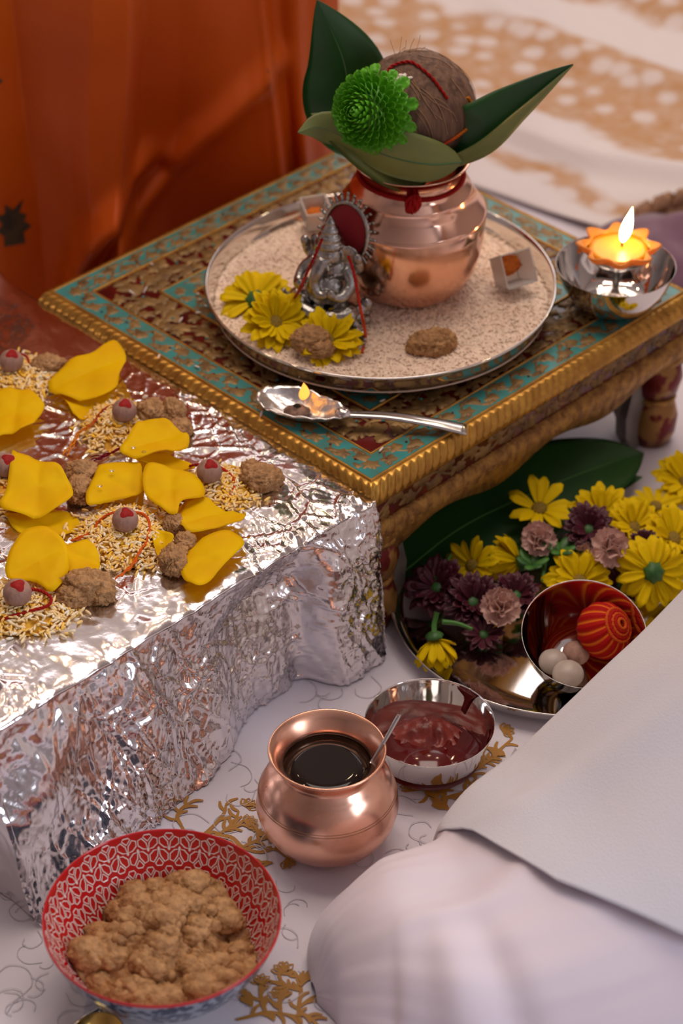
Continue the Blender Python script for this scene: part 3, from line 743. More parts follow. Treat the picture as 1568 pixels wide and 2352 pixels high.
def petal_me(name, m, w=.28, cup=.10, droop=.12, base_w=.10, tip=.35, nu=6, nv=5, th=.012, curl=0.0):
    top = []
    for i in range(nu):
        t = i / (nu - 1)
        ww = w * (base_w + (1 - base_w) * math.sin(PI * min(1, t * (.5 + tip * .3) + .02)) ** .8) * (1 if t < .75 else math.sqrt(max(.04, 1 - ((t - .75) / .26) ** 2)))
        for j in range(nv):
            s = -1 + 2 * j / (nv - 1)
            ang = curl * t; x = t * math.cos(ang * .5); z = cup * ww * 2 * s * s - droop * t * t + math.sin(ang) * t * .5
            top.append((x, s * ww, z))
    bot = [(x, y, z - th) for x, y, z in top]; n = nu * nv
    f = grid_faces(nu, nv) + [tuple(q + n for q in reversed(a)) for a in grid_faces(nu, nv)]
    edge = [i * nv for i in range(nu)] + [(nu - 1) * nv + j for j in range(1, nv)] + [i * nv + nv - 1 for i in range(nu - 2, -1, -1)] + list(range(nv - 2, 0, -1))
    for a, b in zip(edge, edge[1:] + edge[:1]): f.append((a, a + n, b + n, b) if False else (a, b, b + n, a + n)[::-1])
    me = bpy.data.meshes.new(name); me.from_pydata(top + bot, [], f); me.materials.append(m)
    me.polygons.foreach_set('use_smooth', np.ones(len(me.polygons), dtype=bool)); me.update(); return me
PET_Y = [petal_me('petal', M_daisy, .17, .25, .10), petal_me('petal', M_daisy, .20, .15, .16), petal_me('petal', M_daisy, .16, .3, -.05)]
PET_M = [petal_me('petal', M_maroon, .15, .3, .15), petal_me('petal', M_maroon, .18, .2, -.1)]
def ruffle_me(m, w, ph):
    nu, nv = 6, 15; top = []
    for i in range(nu):
        t = i / (nu - 1)
        for k in range(nv):
            q = -1 + 2 * k / (nv - 1); L = t * (1 - .12 * q * q + .05 * math.sin(q * 17 + ph)); a = q * w
            top.append((L * math.cos(a), L * math.sin(a), .10 * math.sin(q * 7 + ph) * t * t + .22 * t * t))
    bot = [(x, y, z - .02) for x, y, z in top]; n = nu * nv; gf = grid_faces(nu, nv)
    me = bpy.data.meshes.new('petal'); me.from_pydata(top + bot, [], gf + [tuple(q + n for q in reversed(a)) for a in gf] + [((nu - 1) * nv + k, (nu - 1) * nv + k + 1, n + (nu - 1) * nv + k + 1, n + (nu - 1) * nv + k) for k in range(nv - 1)])
    me.materials.append(m); me.polygons.foreach_set('use_smooth', np.ones(len(me.polygons), dtype=bool)); me.update(); return me
PET_P = [ruffle_me(M_pink, .75, 0), ruffle_me(M_pink, .65, 1.7), ruffle_me(M_pink, .85, 3.1)]
PET_G = [petal_me('petal', M_mum, .20, .45, -.25, .35, .6, 6, 5, .05, curl=.6), petal_me('petal', M_mum, .22, .4, -.1, .35, .6, 6, 5, .05, curl=.9)]
def place_flower(o, loc, nrm, roll=0):
    q = Vector(nrm).to_track_quat('Z', 'Y') @ Quaternion((0, 0, 1), roll); o.location = loc; o.rotation_mode = 'QUATERNION'; o.rotation_quaternion = q
def daisy(label, loc, nrm, R, n=21, rows=2, pets=None, disc=M_disc, name='daisy', group=None, seed=1, lift=.18, cat='flower', centre='disc', stem=None, missing=0, inner=.12):
    rd = random.Random(seed); o = thing(name, label, cat, loc, group, world_parts=False); place_flower(o, loc, nrm, rd.uniform(0, 6))
    for row in range(rows):
        m = n - row * 4
        for k in range(m):
            if rd.random() < missing: continue
            a = 2 * PI * (k + .5 * row + rd.uniform(-.22, .22)) / m; L = R * (1 - .14 * row) * rd.uniform(.86, 1.06); el = lift + .22 * row + rd.uniform(-.14, .14)
            M = Matrix.Rotation(a, 4, 'Z') @ Matrix.Rotation(-el, 4, 'Y') @ Matrix.Translation((R * inner, 0, 0)) @ Matrix.Rotation(rd.uniform(-.3, .3), 4, 'X') @ Matrix.Diagonal((L * .9, L * .95, L, 1))
            inst('petal', rd.choice(pets or PET_Y), o, M)
    if centre == 'disc':
        mesh('disc', *ell((0, 0, R * .07), (R * .24, R * .24, R * .13), 2), disc, o)
    else:
        mesh('calyx', *lathe([(.0, -R * .05), (R * .25, 0), (R * .24, R * .10), (R * .13, R * .2), (0, R * .22)], 14, 9, wob=lambda a, z: .12 * math.cos(7 * a)), M_calyx, o)
        if stem: mesh('stem', *tube([(0, 0, R * .15), (R * .05, 0, R * .15 + stem * .5), (R * .2, R * .1, R * .15 + stem)], lambda t: .0022, 7), M_stem, o)
    return o
def blob_outline(name, label, cat, pts3, bulge, m, group=None, th=.0007, seed=1, fold=0, rings=7, up=None):
    """thin curved petal: outline in 3-D, domed and rippled, with real thickness"""
    pts = cr(pts3 + [pts3[0]], 40)[:-1]; n = len(pts); c = sum(pts, Vector()) / n; v = [c + Vector((0, 0, bulge * .45 - .0016 + .00125 * mn.noise(c * 38 + Vector((seed * 1.7, seed * 3.1, 0)))))]; rd = random.Random(seed); sv = Vector((seed * 1.7, seed * 3.1, 0))
    ax = Vector((math.cos(seed * 2.1), math.sin(seed * 2.1), 0))
    for k in range(1, rings + 1):
        t = k / rings
        for p in pts:
            q = c.lerp(p, t); q = Vector(q); d = (q - c)
            q.z += bulge * .45 * (1 - t ** 4) + .0050 * mn.noise(q * 38 + sv) * (.25 + t) + .0016 * mn.noise(q * 130 + sv) * t + .0022 * t ** 5 + fold * d.dot(ax) ** 2 * 14 * t - .0016 * math.exp(-(d.dot(ax) / .004) ** 2)
            v.append(q)
    f = [(0, 1 + i, 1 + (i + 1) % n) for i in range(n)]
    for k in range(rings - 1):
        for i in range(n): f.append((1 + k * n + i, 1 + (k + 1) * n + i, 1 + (k + 1) * n + (i + 1) % n, 1 + k * n + (i + 1) % n))
    o = mesh(name, v, f, m, origin=(c.x, c.y, c.z)); mod_solid(o, th, 0); tag(o, label, cat, group); return o
def leaf_obj(name, label, spine, side, width, mtop=None, mbot=None, cup=.25, n=26, nv=13, th=.0007, tipw=.0, wavy=.0, group=None, peak=.42, veins=True, vcol=None, foldover=0):
    """spine: 3-D points base to tip, side: list of direction vectors (interpolated), cup bends the halves up (+) along the normal"""
    c = cr(spine, n); sd = cr(side, n); root_o = spine[0]; top = []; bot = []
    for i, p in enumerate(c):
        t = i / (n - 1); tan = (c[min(i + 1, n - 1)] - c[max(i - 1, 0)]).normalized(); s = sd[i]; s = (s - tan * s.dot(tan)).normalized(); nr = tan.cross(s)
        w = width * (math.sin(PI * min(1, t ** .75 * 1.0)) ** .85 if t < 1 else 0) * (1 - .12 * t)
        w = max(w, width * .015)
        for j in range(nv):
            q = -1 + 2 * j / (nv - 1)
            pp = p + s * (q * w) + nr * (cup * w * abs(q) ** 1.5 + wavy * w * math.sin(t * 14 + q * 2) * abs(q) - .0004 * math.exp(-(q / .08) ** 2))
            nn = nr
            if foldover and q < 0:
                ph = foldover * min(1, abs(q) / .35); pp = p + (s * -math.cos(ph) + nr * math.sin(ph)) * (abs(q) * w * .42); nn = (nr * math.cos(ph) + s * math.sin(ph))
            top.append(pp); bot.append(pp - nn * th)
    N = n * nv; gf = grid_faces(n, nv); f = gf + [tuple(a + N for a in reversed(q)) for q in gf]
    for i in range(n - 1):
        for j in (0, nv - 1): a = i * nv + j; f.append((a, a + nv, a + nv + N, a + N))
    fm = [0] * len(gf) + [1] * len(gf) + [0] * (2 * (n - 1))
    o = thing(name, label, 'leaf', root_o, group)
    mesh('blade', top + bot, f, None, o, mats=[mtop or M_leaf, mbot or M_leafu], fm=fm)
    if veins:
        mid = [(top[i * nv + nv // 2] + bot[i * nv + nv // 2]) / 2 for i in range(n)]
        mesh('midrib', *tube(mid, lambda t: .0011 * (1 - .75 * t), 6), vcol or M_vein, o)
    return o

# ================================================================== steel thali with rice
TC = P(874, 640, .188); TR = 404 * mpp(874, 640, .188); TZ = HT + .0016
def build_thali():
    r = TR; z = .188
    v, f = lathe([(0, TZ), (r * .80, TZ), (r * .90, TZ + .004), (r * .955, TZ + .012), (r * .975, z - .004), (r * .990, z), (r, z - .0005), (r * .998, z - .003), (r * .985, z - .005), (r * .965, TZ + .014), (r * .915, TZ + .006), (r * .82, TZ + .0022), (0, TZ + .0022)], 128, None, (TC.x, TC.y, 0))
    o = mesh('steel_thali', v, f, M_steel, origin=(TC.x, TC.y, TZ)); tag(o, 'wide round steel plate heaped with rice on the ornate stool', 'plate')
    bv = o.modifiers.new('sub', 'SUBSURF'); bv.levels = 1; bv.render_levels = 1
build_thali()
KX, KY = .0575, 1.752
def rice_h(x, y):
    d = math.hypot(x - TC.x, y - TC.y) / TR
    edge = max(0, 1 - (d / .957) ** 12)
    return TZ + .0125 + (.0030 + .004 * mn.noise(Vector((x * 18, y * 18, 3))) + .006 * math.exp(-((x - KX) ** 2 + (y - KY) ** 2) / .006)) * edge ** .6
def build_rice():
    nr, na = 46, 120; v = []
    for i in range(nr):
        d = .955 * TR * i / (nr - 1)
        for k in range(na):
            a = 2 * PI * k / na; x, y = TC.x + d * math.cos(a), TC.y + d * math.sin(a); v.append((x, y, rice_h(x, y) - .0006))
    o = thing('rice', 'bed of raw white rice filling the steel plate', 'rice', (TC.x, TC.y, TZ + .003)); o['kind'] = 'stuff'
    b = mesh('rice_bed', v, grid_faces(nr, na, cv=True), M_ricebed, o); b['kind'] = 'stuff'
    rg = random.Random(5); pts = []; cols = []
    while len(pts) < 13500:
        x, y = rg.uniform(-1, 1), rg.uniform(-1, 1); d = math.hypot(x, y)
        if d > .935: continue
        x = TC.x + x * TR; y = TC.y + y * TR
        if (x - KX) ** 2 + (y - KY) ** 2 < .034 ** 2: continue
        pts.append((x, y, rice_h(x, y) + rg.uniform(-.0003, .0004))); q = rg.uniform(.86, 1.08); cols.append((.94 * q, .74 * q, .58 * q))
    V, F, C = grains(1, pts, .0066, .0009, cols, .10)
    g = mesh('rice_grains', V, F, M_rice, o, cols=C); g['kind'] = 'stuff'
build_rice()

# ================================================================== copper kalash, leaves, coconut, flower
def build_kalash():
    o = thing('copper_kalash', 'shiny copper water pot standing in rice on the steel plate', 'pot', (KX, KY, .176))
    pr = [(0, .176), (.036, .176), (.043, .180), (.0515, .190), (.0575, .204), (.0610, .220), (.0628, .238), (.0634, .2500), (.0632, .2530), (.0618, .2545), (.0555, .2640), (.0505, .2705), (.0508, .2725), (.0500, .2745), (.0462, .2765), (.0448, .2800),
          (.0425, .2825), (.0418, .288), (.0430, .2935), (.0470, .2985), (.0487, .2995), (.0490, .3003), (.0484, .3008), (.0455, .2992), (.0415, .293), (.040, .286), (.043, .272), (.058, .250), (.056, .21), (.04, .186), (0, .184)]
    mesh('pot_body', *lathe(pr, 128, None, (KX, KY, 0)), M_copper_k, o)
    ring = [(KX + .0436 * math.cos(a), KY + .0436 * math.sin(a), .2845 + .0012 * math.sin(a * 2)) for a in [2 * PI * k / 60 + .3 for k in range(61)]]
    thread_obj('red_thread', ring, M_thread, o, .0017, (.32, .006, .006), (.32, .006, .006), 3, 240, 900)
    ka = -1.56; kx, ky = KX + .0455 * math.cos(ka), KY + .0455 * math.sin(ka); kb = MB(); rk = random.Random(2)
    for i in range(9):
        a0 = i * .7; kb.add(tube([(kx + .0055 * math.cos(a) * math.cos(a0), ky - .002 + .003 * math.cos(a) * math.sin(a0), .2835 + .0058 * math.sin(a + i)) for a in [2 * PI * q / 20 for q in range(20)]], .0016, 6, True), (.36, .006, .008))
    kb.build('thread_knot', M_thread, o)
build_kalash()
CO = Vector((.0645, 1.752, .3430))
def build_coconut():
    o = thing('coconut', 'brown husked coconut tied with red thread sitting on the copper pot', 'coconut', (CO.x, CO.y, CO.z - .043))
    axis = Vector((-.62, .05, 1)).normalized(); q = Vector((0, 0, 1)).rotation_difference(axis).to_matrix()
    v, f = ICO[5]; vv = []
    for p in v:
        r = Vector((p.x * .0442, p.y * .0442, p.z * (.052 if p.z > 0 else .043)))
        a = math.atan2(p.y, p.x); fl = 1 + .018 * math.cos(3 * a) - .012 * max(0, p.z) + .006 * mn.noise(p * 6) + .004 * mn.noise(Vector((math.cos(a) * 14, math.sin(a) * 14, p.z * 1.5)))
        vv.append(CO + q @ (r * fl))
    mesh('shell', vv, f, M_coco, o)
    def on(th, ph, k=1.0):
        p = Vector((math.sin(th) * math.cos(ph), math.sin(th) * math.sin(ph), math.cos(th))); r = Vector((p.x * .0442, p.y * .0442, p.z * (.052 if p.z > 0 else .043)))
        a = ph; fl = 1 + .018 * math.cos(3 * a) - .012 * max(0, p.z) + .006 * mn.noise(p * 6); return CO + q @ (r * fl * k)
    rf = random.Random(4)
    for k in range(46):
        ph = rf.uniform(-2.9, .6); t0 = rf.uniform(.25, 1.3); t1 = t0 + rf.uniform(.4, 1.2); dr = rf.uniform(-.15, .15)
        pts = [on(lerp(t0, t1, s), ph + dr * s + .06 * math.sin(s * 5 + k), 1.01 + (.025 if k % 5 == 0 else .008) * math.sin(PI * s)) for s in (0, .25, .5, .75, 1)]
        mesh('fibre', *tube(cr(pts, 12), rf.uniform(.00018, .00034), 4), M_fibre, o)
    for k in range(7):
        b = on(rf.uniform(.1, .5), rf.uniform(-2, 1), 1.0); d = Vector((rf.uniform(-.5, .8), rf.uniform(-.4, .4), 1)).normalized()
        mesh('fibre', *tube(cr([b, b + d * .008, b + d * .017 + Vector((rf.uniform(-.004, .004), 0, 0))], 8), .0002, 4), M_fibre, o)
    # thread over the crown, and round the foot
    A = [PY(848, 130, 1.728), PY(870, 112, 1.735), PY(905, 102, 1.738), PY(945, 107, 1.735), PY(985, 135, 1.725), PY(1015, 160, 1.717), PY(1035, 190, 1.712), PY(1047, 222, 1.712)]
    def proj(p, k=1.03):
        d = q.inverted() @ (Vector(p) - CO); d = Vector((d.x / .0442, d.y / .0442, d.z / .048)).normalized(); return on(math.acos(d.z), math.atan2(d.y, d.x), k)
    thread_obj('red_thread', [proj(p) for p in A], M_thread, o, .0013, (.34, .008, .008), (.30, .008, .006), 2, 90)
    B = [PY(1068, 225, 1.735), PY(1080, 260, 1.74), PY(1078, 285, 1.735), PY(1060, 310, 1.722), PY(1030, 332, 1.713), PY(995, 347, 1.71), PY(955, 353, 1.71)]
    thread_obj('orange_thread', [proj(p) for p in B], M_thread, o, .0013, (.60, .20, .01), (.34, .012, .008), 3, 90)
    # kumkum smear and grains
    sm = [(1.0, -2.15), (.62, -2.2), (.45, -1.8), (.62, -1.5), (.95, -1.62), (1.25, -1.75), (1.35, -2.1)]
    c0 = (.85, -1.9); vv = [on(c0[0], c0[1], 1.012)]
    for k in (1, 2, 3):
        for a, b in sm: vv.append(on(lerp(c0[0], a, k / 3), lerp(c0[1], b, k / 3), 1.012 if k < 3 else 1.002))
    n = len(sm); f = [(0, 1 + i, 1 + (i + 1) % n) for i in range(n)]
    for k in (0, 1):
        for i in range(n): f.append((1 + k * n + i, 1 + (k + 1) * n + i, 1 + (k + 1) * n + (i + 1) % n, 1 + k * n + (i + 1) % n))
    mesh('kumkum_smear', vv, f, M_kum, o)
    pts = [proj(PY(lerp(885, 912, rf.random()), lerp(122, 165, rf.random()), 1.715), 1.03) for k in range(20)] + [proj(PY(930, 144, 1.713), 1.03)]
    V, F, C = grains(3, [tuple(p) for p in pts], .0062, .0011, [(.85, .74, .66)] * len(pts))
    g = mesh('stuck_rice', V, F, M_rice, o, cols=C); g['kind'] = 'stuff'
build_coconut()
def build_leaves():
    # tall leaf standing behind, to the left
    leaf_obj('mango_leaf', 'tall dark green leaf standing upright behind the green flower in the copper pot',
             [Vector((.040, 1.765, .296)), PY(815, 250, 1.775), PY(785, 130, 1.785), PY(728, 0, 1.79)],
             [Vector((.8, .35, .45)), Vector((.85, .3, .35)), Vector((.9, .25, .3)), Vector((.9, .2, .2))], .041, mtop=M_leafu, mbot=M_leaf, cup=.22, wavy=.03)
    # right leaf, tip pointing right
    leaf_obj('mango_leaf', 'pointed dark green leaf stretching out beside the coconut with its pale underside showing',
             [Vector((.070, 1.728, .298)), PY(1118, 352, 1.716), PY(1205, 268, 1.722), PY(1316, 148, 1.74)],
             [Vector((-.55, .55, .62)), Vector((-.50, .55, .66)), Vector((-.45, .5, .72)), Vector((-.4, .5, .75))], .043, cup=.30, wavy=.03, foldover=2.2)
    # front leaf wrapped round the pot mouth, underside outwards
    leaf_obj('mango_leaf', 'pale green leaf curled round the front of the pot mouth below the flower',
             [PY(1060, 372, 1.712), PY(985, 376, 1.700), PY(895, 358, 1.698), PY(800, 318, 1.706), PY(735, 292, 1.712), PY(683, 304, 1.705)],
             [Vector((0, .10, 1)), Vector((0, -.05, 1)), Vector((0, -.2, 1)), Vector((.1, -.35, 1)), Vector((.15, .2, .8)), Vector((.1, .3, .6))], .0250, cup=.25, mtop=M_leaf, mbot=M_leafu, wavy=.05)
    # filler leaf lying over the mouth, under the coconut
    leaf_obj('mango_leaf', 'short dark leaf tucked under the green flower at the pot mouth',
             [Vector((.075, 1.740, .3005)), Vector((.045, 1.728, .304)), PY(790, 300, 1.722), PY(712, 262, 1.722)],
             [Vector((0, 1, .2)), Vector((0, 1, .25)), Vector((.2, .8, .5)), Vector((.3, .6, .5))], .022, cup=.3)
build_leaves()
def build_mum():
    c = PY(848, 254, 1.704); ax = Vector((-.54, -.74, .34)).normalized(); R = .0315
    o = thing('green_chrysanthemum', 'bright green chrysanthemum head leaning on the coconut in the copper pot', 'flower', c, world_parts=False); place_flower(o, c, ax)
    mesh('flower_core', *ell((0, 0, -.002), (R * .72, R * .72, R * .55), 3), M_mumcore, o)
    rd = random.Random(9); N = 215
    for k in range(N):
        t = (k + .5) / N; pol = math.acos(1 - t * 1.28); az = k * 2.39996
        L = lerp(.008, .0125, t) * rd.uniform(.9, 1.1) * (1.35 if t > .93 else 1); rr = R * lerp(.55, .70, t)
        M = Matrix.Rotation(az, 4, 'Z') @ Matrix.Rotation(pol, 4, 'Y') @ Matrix.Translation((0, 0, rr)) @ Matrix.Rotation(-PI / 2 + lerp(.05, .9, t) + rd.uniform(-.1, .1), 4, 'Y') @ Matrix.Diagonal((L, L * 1.30, L, 1))
        inst('petal', rd.choice(PET_G), o, M)
build_mum()

# ================================================================== silver idol
def build_idol():
    b = P(758, 738, .172); o = thing('silver_idol', 'small silver Ganesha figurine with a red oval halo sitting in the rice', 'figurine', b, world_parts=False)
    o.rotation_euler = (0, 0, math.radians(-34)); o.scale = (.98, .98, .98)
    mb = MB()
    def E_(c, r, sub=3, rot=None): mb.add(ell(c, r, sub, rot))
    def T_(pts, r): mb.add(tube(cr(pts, 20), r, 10))
    mb.add(lathe([(0, 0), (.030, 0), (.032, .004), (.028, .008), (.029, .012), (.026, .015), (0, .015)], 36, None, (0, 0, 0), wob=lambda a, z: .04 * math.cos(12 * a)))
    E_((0, -.004, .035), (.0190, .0165, .0180)); E_((0, .002, .052), (.0175, .0120, .0125))
    for s in (-1, 1):
        T_([(s * .008, -.004, .022), (s * .026, -.010, .022), (s * .014, -.022, .020), (-s * .004, -.022, .018)], lambda t: .0100 - .004 * t)
        E_((s * .004 - .006 * s * 2, -.023, .0185), (.006, .0045, .0035))
        T_([(s * .015, .002, .056), (s * .0235, -.003, .048), (s * .0225, -.014, .040), (s * .0165, -.0205, .041)], lambda t: .0058 - .0016 * t); E_((s * .016, -.0215, .043), (.0042, .0032, .0052))
        T_([(s * .014, .004, .058), (s * .0245, .006, .058), (s * .0265, .003, .066)], lambda t: .0052 - .0012 * t); E_((s * .0265, .002, .070), (.0042, .0034, .0055))
        E_((s * .0165, .004, .069), (.0085, .0022, .0095), 3, Matrix.Rotation(s * .35, 3, 'Z'))
        E_((s * .0055, -.0105, .071), (.0016, .0012, .0016), 2)
        T_([(s * .006, -.010, .063), (s * .009, -.016, .061)], lambda t: .0014 - .0005 * t)
        for k in range(4): E_((s * (.029 + .003 * (k % 2)), -.008 + .005 * k, .010 + .005 * k), (.0065, .005, .007), 2)
    E_((0, -.001, .068), (.0125, .0115, .0120))
    T_([(0, -.010, .066), (-.001, -.0165, .058), (-.003, -.019, .048), (.002, -.021, .040), (.009, -.020, .040), (.010, -.018, .044)], lambda t: .0066 - .0036 * t)
    mb.add(lathe([(0, .074), (.0125, .076), (.0130, .079), (.0105, .081), (.0108, .085), (.0078, .088), (.0080, .091), (.0045, .095), (.0046, .098), (.0, .104)], 20, None, (0, .001, 0)))
    for k in range(11): a = PI + PI * k / 10; E_((.013 * math.cos(a), -.002 + .011 * math.sin(a), .049 + .005 * abs(math.cos(a))), (.0017, .0017, .0017), 1)
    for k in range(16): a = 2 * PI * k / 16; E_((.031 * math.cos(a), .031 * math.sin(a) * .95, .006), (.0052, .0052, .005), 2)
    body = mb.build('body', M_silver, o); rm = body.modifiers.new('fuse', 'REMESH'); rm.mode = 'VOXEL'; rm.voxel_size = .0009; rm.use_smooth_shade = True
    for (x, y, z, rr) in ((-.044, -.004, .010, .010), (.040, -.016, .008, .009), (.030, -.030, .006, .007), (-.030, -.026, .005, .006)):
        fb = MB(); 
        for k in range(7): a = 2 * PI * k / 7; fb.add(ell((x + rr * .62 * math.cos(a), y, z + rr * .62 * math.sin(a)), (rr * .36, .0028, rr * .30), 2, Matrix.Rotation(-a, 3, 'Y')))
        fb.add(ell((x, y - .002, z), (rr * .3, .004, rr * .3), 2)); fb.build('silver_blossom', M_silver, o)
    # halo
    hc = Vector((.006, .016, .083)); hr = Matrix.Rotation(-.16, 3, 'X'); ha, hb = .0200, .0240
    def hp(a, k, y=0): return hc + hr @ Vector((ha * k * math.cos(a), y, hb * k * math.sin(a)))
    mesh('halo_ring', *tube([hp(2 * PI * k / 60, 1.06) for k in range(60)], .0022, 8, True), M_silver, o)
    v = [hp(0, 0, -.0008)] + [hp(2 * PI * k / 40, 1.05, -.0002) for k in range(40)] + [hp(0, 0, .002)] + [hp(2 * PI * k / 40, 1.05, .0016) for k in range(40)]
    f = [(0, 1 + (k + 1) % 40, 1 + k) for k in range(40)] + [(41, 42 + k, 42 + (k + 1) % 40) for k in range(40)]
    mesh('red_halo_panel', v, f, M_redcloth, o)
    for k in range(26):
        a = -.55 * PI + 2 * PI * .93 * k / 25 + .1
        p0, p1, p2 = hp(a, 1.12), hp(a, 1.26), hp(a, 1.40)
        r = MB(); r.add(tube([p0, p1, p2], lambda t: .0012 + .0006 * math.sin(PI * t), 6)); r.add(ell(p2, (.0018, .0014, .0018), 1)); r.build('halo_ray', M_silver, o)
    mesh('support', *tube(cr([(.0, .012, .01), (.002, .017, .035), (.004, .018, .06)], 10), .0045, 8), M_silver, o)
    t = thread_obj('red_thread', [PY(740, 548, 1.66), PY(722, 590, 1.655), PY(702, 632, 1.655), PY(688, 665, 1.655), P(668, 694, .178)], M_thread, None, .0013, (.30, .008, .006), (.36, .02, .008), 2)
    tag(t, 'thin red thread hanging down from the figurine towards the yellow daisies', 'thread')
    t = thread_obj('red_thread', [PY(800, 588, 1.672), PY(812, 625, 1.66), PY(824, 690, 1.64), PY(835, 745, 1.63), P(839, 780, .176), P(831, 812, .174)], M_thread, None, .0014, (.32, .008, .006), (.62, .07, .01), 2)
    tag(t, 'red thread turning orange at its end, hanging from the halo onto the rice', 'thread')
build_idol()

# ================================================================== things on the thali
daisy('yellow daisy lying face down on the rice with its dark green calyx up', P(588, 690, .180), (-.05, -.45, .9), .0335, 20, 2, name='yellow_daisy', centre='calyx', seed=3, lift=-.15, group='yellow daisies on the steel plate')
daisy('yellow daisy lying on the rice between the plate rim and the figurine', P(632, 742, .182), (.1, -.6, .8), .0300, 20, 2, name='yellow_daisy', seed=5, lift=.45, group='yellow daisies on the steel plate')
daisy('yellow daisy half covered by a lump of semolina sweet on the rice', P(752, 785, .181), (.05, -.5, .85), .0290, 19, 2, name='yellow_daisy', seed=6, lift=.30, group='yellow daisies on the steel plate')
def lump(label, specs, m=None, sub=5, group=None):
    c = Vector(specs[0][0]); o = None; mb = MB()
    for i, (p, r, s) in enumerate(specs): mb.add(lump_vf(p, r, s, sub))
    o = mb.build('semolina_lump', m or M_sem, origin=(c.x, c.y, c.z - .45 * specs[0][1][2])); tag(o, label, 'sweet', group); return o
q = P(712, 782, .186); lump('crumbly semolina sweet lying on the yellow daisy', [(q, (.0145, .012, .011), 1), (q + Vector((.008, -.008, -.003)), (.011, .009, .008), 2)])
q = P(990, 790, .178); lump('brown lump of semolina sweet alone on the white rice near the plate rim', [(q, (.0165, .012, .011), 3), (q + Vector((.010, .002, .001)), (.010, .009, .010), 4), (q + Vector((-.010, -.003, 0)), (.010, .009, .009), 5), (q + Vector((.002, -.006, -.001)), (.009, .008, .007), 6)])
def plastic_cup(label, c, rz, tilt, w=.030, h=.026):
    o = thing('plastic_cup', label, 'cup', c, world_parts=False); o.rotation_euler = (tilt, 0, rz)
    mb = MB(); a, b = w / 2, w / 2 * .8
    for sg in (0, 1, 2, 3):
        r = Matrix.Rotation(sg * PI / 2, 3, 'Z'); v = []
        for k, z in ((b, 0), (a, h)):
            for t in (-1, 1):
                for d in (0, .0012): v.append(r @ Vector((k - d, t * k, z)))
        mb.add((v, [(0, 2, 6, 4), (1, 5, 7, 3), (4, 6, 7, 5), (0, 1, 3, 2), (0, 4, 5, 1), (2, 3, 7, 6)]))
    mb.box((0, 0, .0006), (b, b, .0006)); mb.build('cup_wall', M_plastic, o, smooth=False)
    mesh('saffron_powder', *lump_vf((0, w * .12, h * .30), (w * .36, w * .26, .007), 7, 4, False), M_saffron, o)
plastic_cup('small cloudy plastic cup with orange powder lying against the copper pot beside the rice', P(1158, 618, .187), .5, 1.05)
plastic_cup('small cloudy plastic cup with orange powder behind the figurine', P(722, 512, .179), .3, .25, .024, .022)

# ================================================================== candle bowl on the stool corner
BC = P(1414, 608, .196)
def bowl_profile(r, h, t=.0012, foot=.55, bulge=.5):
    out = [(0, 0), (r * foot, 0), (r * (foot + .16), h * .10), (r * (.82 + .1 * bulge), h * .45), (r * .96, h * .80), (r, h * .985), (r * 1.005, h), (r * .99, h)]
    inn = [(r * .955, h * .80), (r * (.82 + .1 * bulge) - t, h * .45 + t), (r * (foot + .14), h * .10 + t), (r * foot, t * 1.5), (0, t * 1.5)]
    return out + inn
def steel_bowl(name, label, c, r, h, m=M_steel, foot=.55):
    o = mesh(name, *lathe(bowl_profile(r, h, foot=foot), 96, None, c), m, origin=c); mod_sub(o, 1); return tag(o, label, 'bowl')
steel_bowl('steel_bowl', 'polished steel bowl on the stool corner holding the star candle', (BC.x, BC.y, HT + .0016), 137.5 * mpp(1414, 608, .196), .040, foot=.5)
def build_candle():
    zc = .2135; z0 = HT + .0045; o = thing('star_candle', 'burning yellow candle in a star shaped cup on a thin steel stem', 'candle', (BC.x + .001, BC.y, z0)); cx, cy = BC.x + .001, BC.y
    mesh('stem', *lathe([(0, 0), (.016, 0), (.009, .004), (.004, .012), (.0035, .03), (.006, .036), (.012, .041)], 32, 20, (cx, cy, z0)), M_steel_d, o)
    def star(a): return abs(math.cos(4 * a + .2)) ** 2.2
    N = 96; rings = [(.010, -.018, 0), (.020, -.012, .15), (.0255, -.004, .55), (.0262, .0015, 1), (.0250, .0025, .9), (.0235, -.002, .3)]
    v = []
    for k in range(N):
        a = 2 * PI * k / N; s = star(a)
        for r, z, w in rings: rr = r + .0105 * s * w; v.append((cx + rr * math.cos(a), cy + rr * math.sin(a), zc + z + .0015 * s * w))
    f = grid_faces(N, len(rings), cu=True); nlow = 2
    fm = []
    for k in range(N):
        for j in range(len(rings) - 1): fm.append(0 if j < 2 else 1)
    mesh('star_cup', v, f, None, o, mats=[M_steel_d, M_waxcup], fm=fm)
    mesh('wax', *lathe([(0, -.0015), (.020, -.0015), (.0248, -.0005), (.0252, -.004), (0, -.008)], 48, None, (cx, cy, zc)), M_wax, o)
    w0 = Vector((cx + .0035, cy + .004, zc - .002))
    mesh('wick', *tube(cr([w0, w0 + Vector((0, 0, .006)), w0 + Vector((.002, 0, .009))], 8), .0010, 6), M_wick, o)
    fl = []; 
    for t in [k / 18 for k in range(19)]:
        fl.append((.0052 * math.sin(PI * t ** .75) * (1 - .25 * t) + .0002, t * .034))
    v, f = lathe(fl, 20); v = [(x + w0.x + .006 * (z / .034) ** 1.0, y + w0.y, z + w0.z + .004) for x, y, z in v]
    fo = mesh('flame', v, f, M_flame, o)
build_candle()

